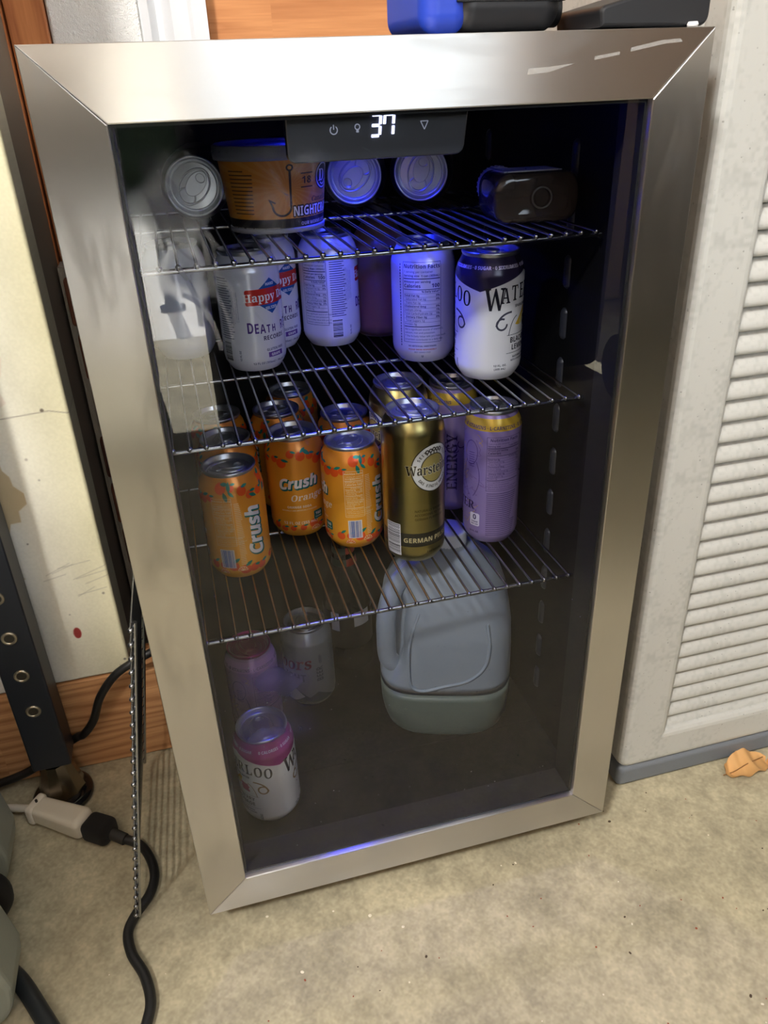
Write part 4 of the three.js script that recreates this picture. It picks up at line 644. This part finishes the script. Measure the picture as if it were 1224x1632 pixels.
// ------------------------------------------------------------------ behind the camera: wheeled bins seen only as dark reflections, lamps
{
  const bm = mat(0x15171a, 0.6);
  const first = thing('wheeled_bin', 'dark wheeled rubbish bin behind the camera beside the grey totes', 'bin', [-0.522, 0, 1.5], Math.PI, 'dark wheeled bins facing the fridge');
  const g = new RoundedBoxGeometry(0.58, 0.7, 0.5, 3, 0.03), p = g.attributes.position; for (let i = 0; i < p.count; i++) { const k = 0.9 + 0.1 * (p.getY(i) + 0.35) / 0.7; p.setX(i, p.getX(i) * (k * 0.1 + 0.9)); p.setZ(i, p.getZ(i) * k); } g.computeVertexNormals(); g.translate(0, 0.39, 0);
  part('bin_body', g, bm, first); part('lid', new RoundedBoxGeometry(0.6, 0.035, 0.54, 3, 0.012).translate(0, 0.76, 0), bm, first); part('handle', tube([[-0.22, 0.74, -0.27], [-0.2, 0.77, -0.3], [0.2, 0.77, -0.3], [0.22, 0.74, -0.27]], 0.012, 40), bm, first);
  for (const s of [-1, 1]) part('wheel', new THREE.CylinderGeometry(0.09, 0.09, 0.04, 28).rotateZ(Math.PI / 2).translate(s * 0.26, 0.09, -0.2), bm, first);
  for (const [x, l] of [[0.185, 'dark wheeled rubbish bin standing nearest behind the camera'], [0.7, 'dark wheeled rubbish bin set back, behind the middle one'], [1.22, 'dark wheeled rubbish bin at the far end of the row, away from the totes']]) { const c = first.clone(); c.name = numbered('wheeled_bin'); c.position.set(x, 0, x === 0.7 ? 1.62 : 1.02); c.userData = { ...first.userData, label: l }; scene.add(c); }
  { const hg = new THREE.BoxGeometry(11, 1.7, 0.9, 88, 14, 8), hp = hg.attributes.position, R = rng(5), n1 = noiseTile(256, 64, 5); for (let i = 0; i < hp.count; i++) { const k = n1(hp.getX(i) * 21 + 500, hp.getY(i) * 23 + hp.getZ(i) * 31 + 500); hp.setXYZ(i, hp.getX(i) + k * 0.06, hp.getY(i) + k * 0.16, hp.getZ(i) + (k - 0.5) * 0.22); } hg.computeVertexNormals(); hg.translate(0, 0.85, 0);
    const hd = thing('hedge', 'clipped dark green hedge across the driveway, facing the garage', 'hedge', [0, 0, 7.4]); part('foliage', hg, mat(0x1f2a18, 0.95), hd);
    const bo = thing('bollard', 'slim dark bollard on the driveway outside the garage', 'bollard', [-0.172, 0, 2.75]); part('post', lathe([[0.0005, 0], [0.05, 0], [0.05, 0.012], [0.028, 0.018], [0.026, 0.5], [0.03, 0.52], [0.022, 0.56], [0.0005, 0.565]], 28), bm, bo);
    const tt = thing('storage_tote', 'lower of two stacked dark grey storage totes behind the camera', 'tote', [-0.89, 0, 0.19]); const tm = mat(0x4b4f52, 0.6), tg = new RoundedBoxGeometry(0.46, 0.51, 0.86, 3, 0.03); tg.translate(0, 0.255, 0); part('tote_body', tg, tm, tt); part('lid', new RoundedBoxGeometry(0.5, 0.035, 0.9, 3, 0.012).translate(0, 0.515, 0), tm, tt);
    const t2 = tt.clone(); t2.name = numbered('storage_tote'); t2.position.y = 0.534; t2.userData = { label: 'upper of two stacked dark grey storage totes behind the camera', category: 'tote' }; scene.add(t2); }
  const glow = (c, k) => new THREE.MeshStandardMaterial({ color: 0xffffff, emissive: new THREE.Color(c), emissiveIntensity: k });
  const L = thing('bulb_lamp', 'round white globe lamp hanging from the garage ceiling', 'lamp', [LAMP_AT[0], 0, LAMP_AT[2]]);
  part('cable', rod(V(0, LAMP_AT[1] + 0.18, 0), V(0, 2.5, 0), 0.004), M.black, L); part('socket', new THREE.CylinderGeometry(0.018, 0.022, 0.05, 24).translate(0, LAMP_AT[1] + 0.16, 0), M.black, L);
  part('globe_bulb', new THREE.SphereGeometry(0.13, 32, 20).translate(0, LAMP_AT[1] + 0.01, 0), glow(0xfff4e0, 5), L);
  const pl = new THREE.PointLight(new THREE.Color(1, 0.985, 0.965), LAMP_POWER, 12, 2); pl.position.set(LAMP_AT[0], LAMP_AT[1] + 0.01, LAMP_AT[2]); pl.castShadow = true; pl.shadow.radius = 6; scene.add(pl);
  const Q = thing('ceiling_light', 'flat white ceiling light panel', 'light', [PANEL_AT[0], PANEL_AT[1], PANEL_AT[2]]);
  part('housing', box(-PANEL_SIZE[0] / 2 - 0.02, PANEL_SIZE[0] / 2 + 0.02, 0.005, 0.06, -PANEL_SIZE[1] / 2 - 0.02, PANEL_SIZE[1] / 2 + 0.02, 0.006), M.ceiling, Q);
  part('diffuser_light', box(-PANEL_SIZE[0] / 2, PANEL_SIZE[0] / 2, -0.002, 0.004, -PANEL_SIZE[1] / 2, PANEL_SIZE[1] / 2), glow(0xe8f2ff, 3), Q);
  const ra = new THREE.RectAreaLight(new THREE.Color(0.88, 0.95, 1), PANEL_POWER, PANEL_SIZE[0], PANEL_SIZE[1]); ra.position.set(PANEL_AT[0], PANEL_AT[1] - 0.004, PANEL_AT[2]); ra.lookAt(PANEL_AT[0], 0, PANEL_AT[2]); scene.add(ra);
}
renderer.render(scene, camera);
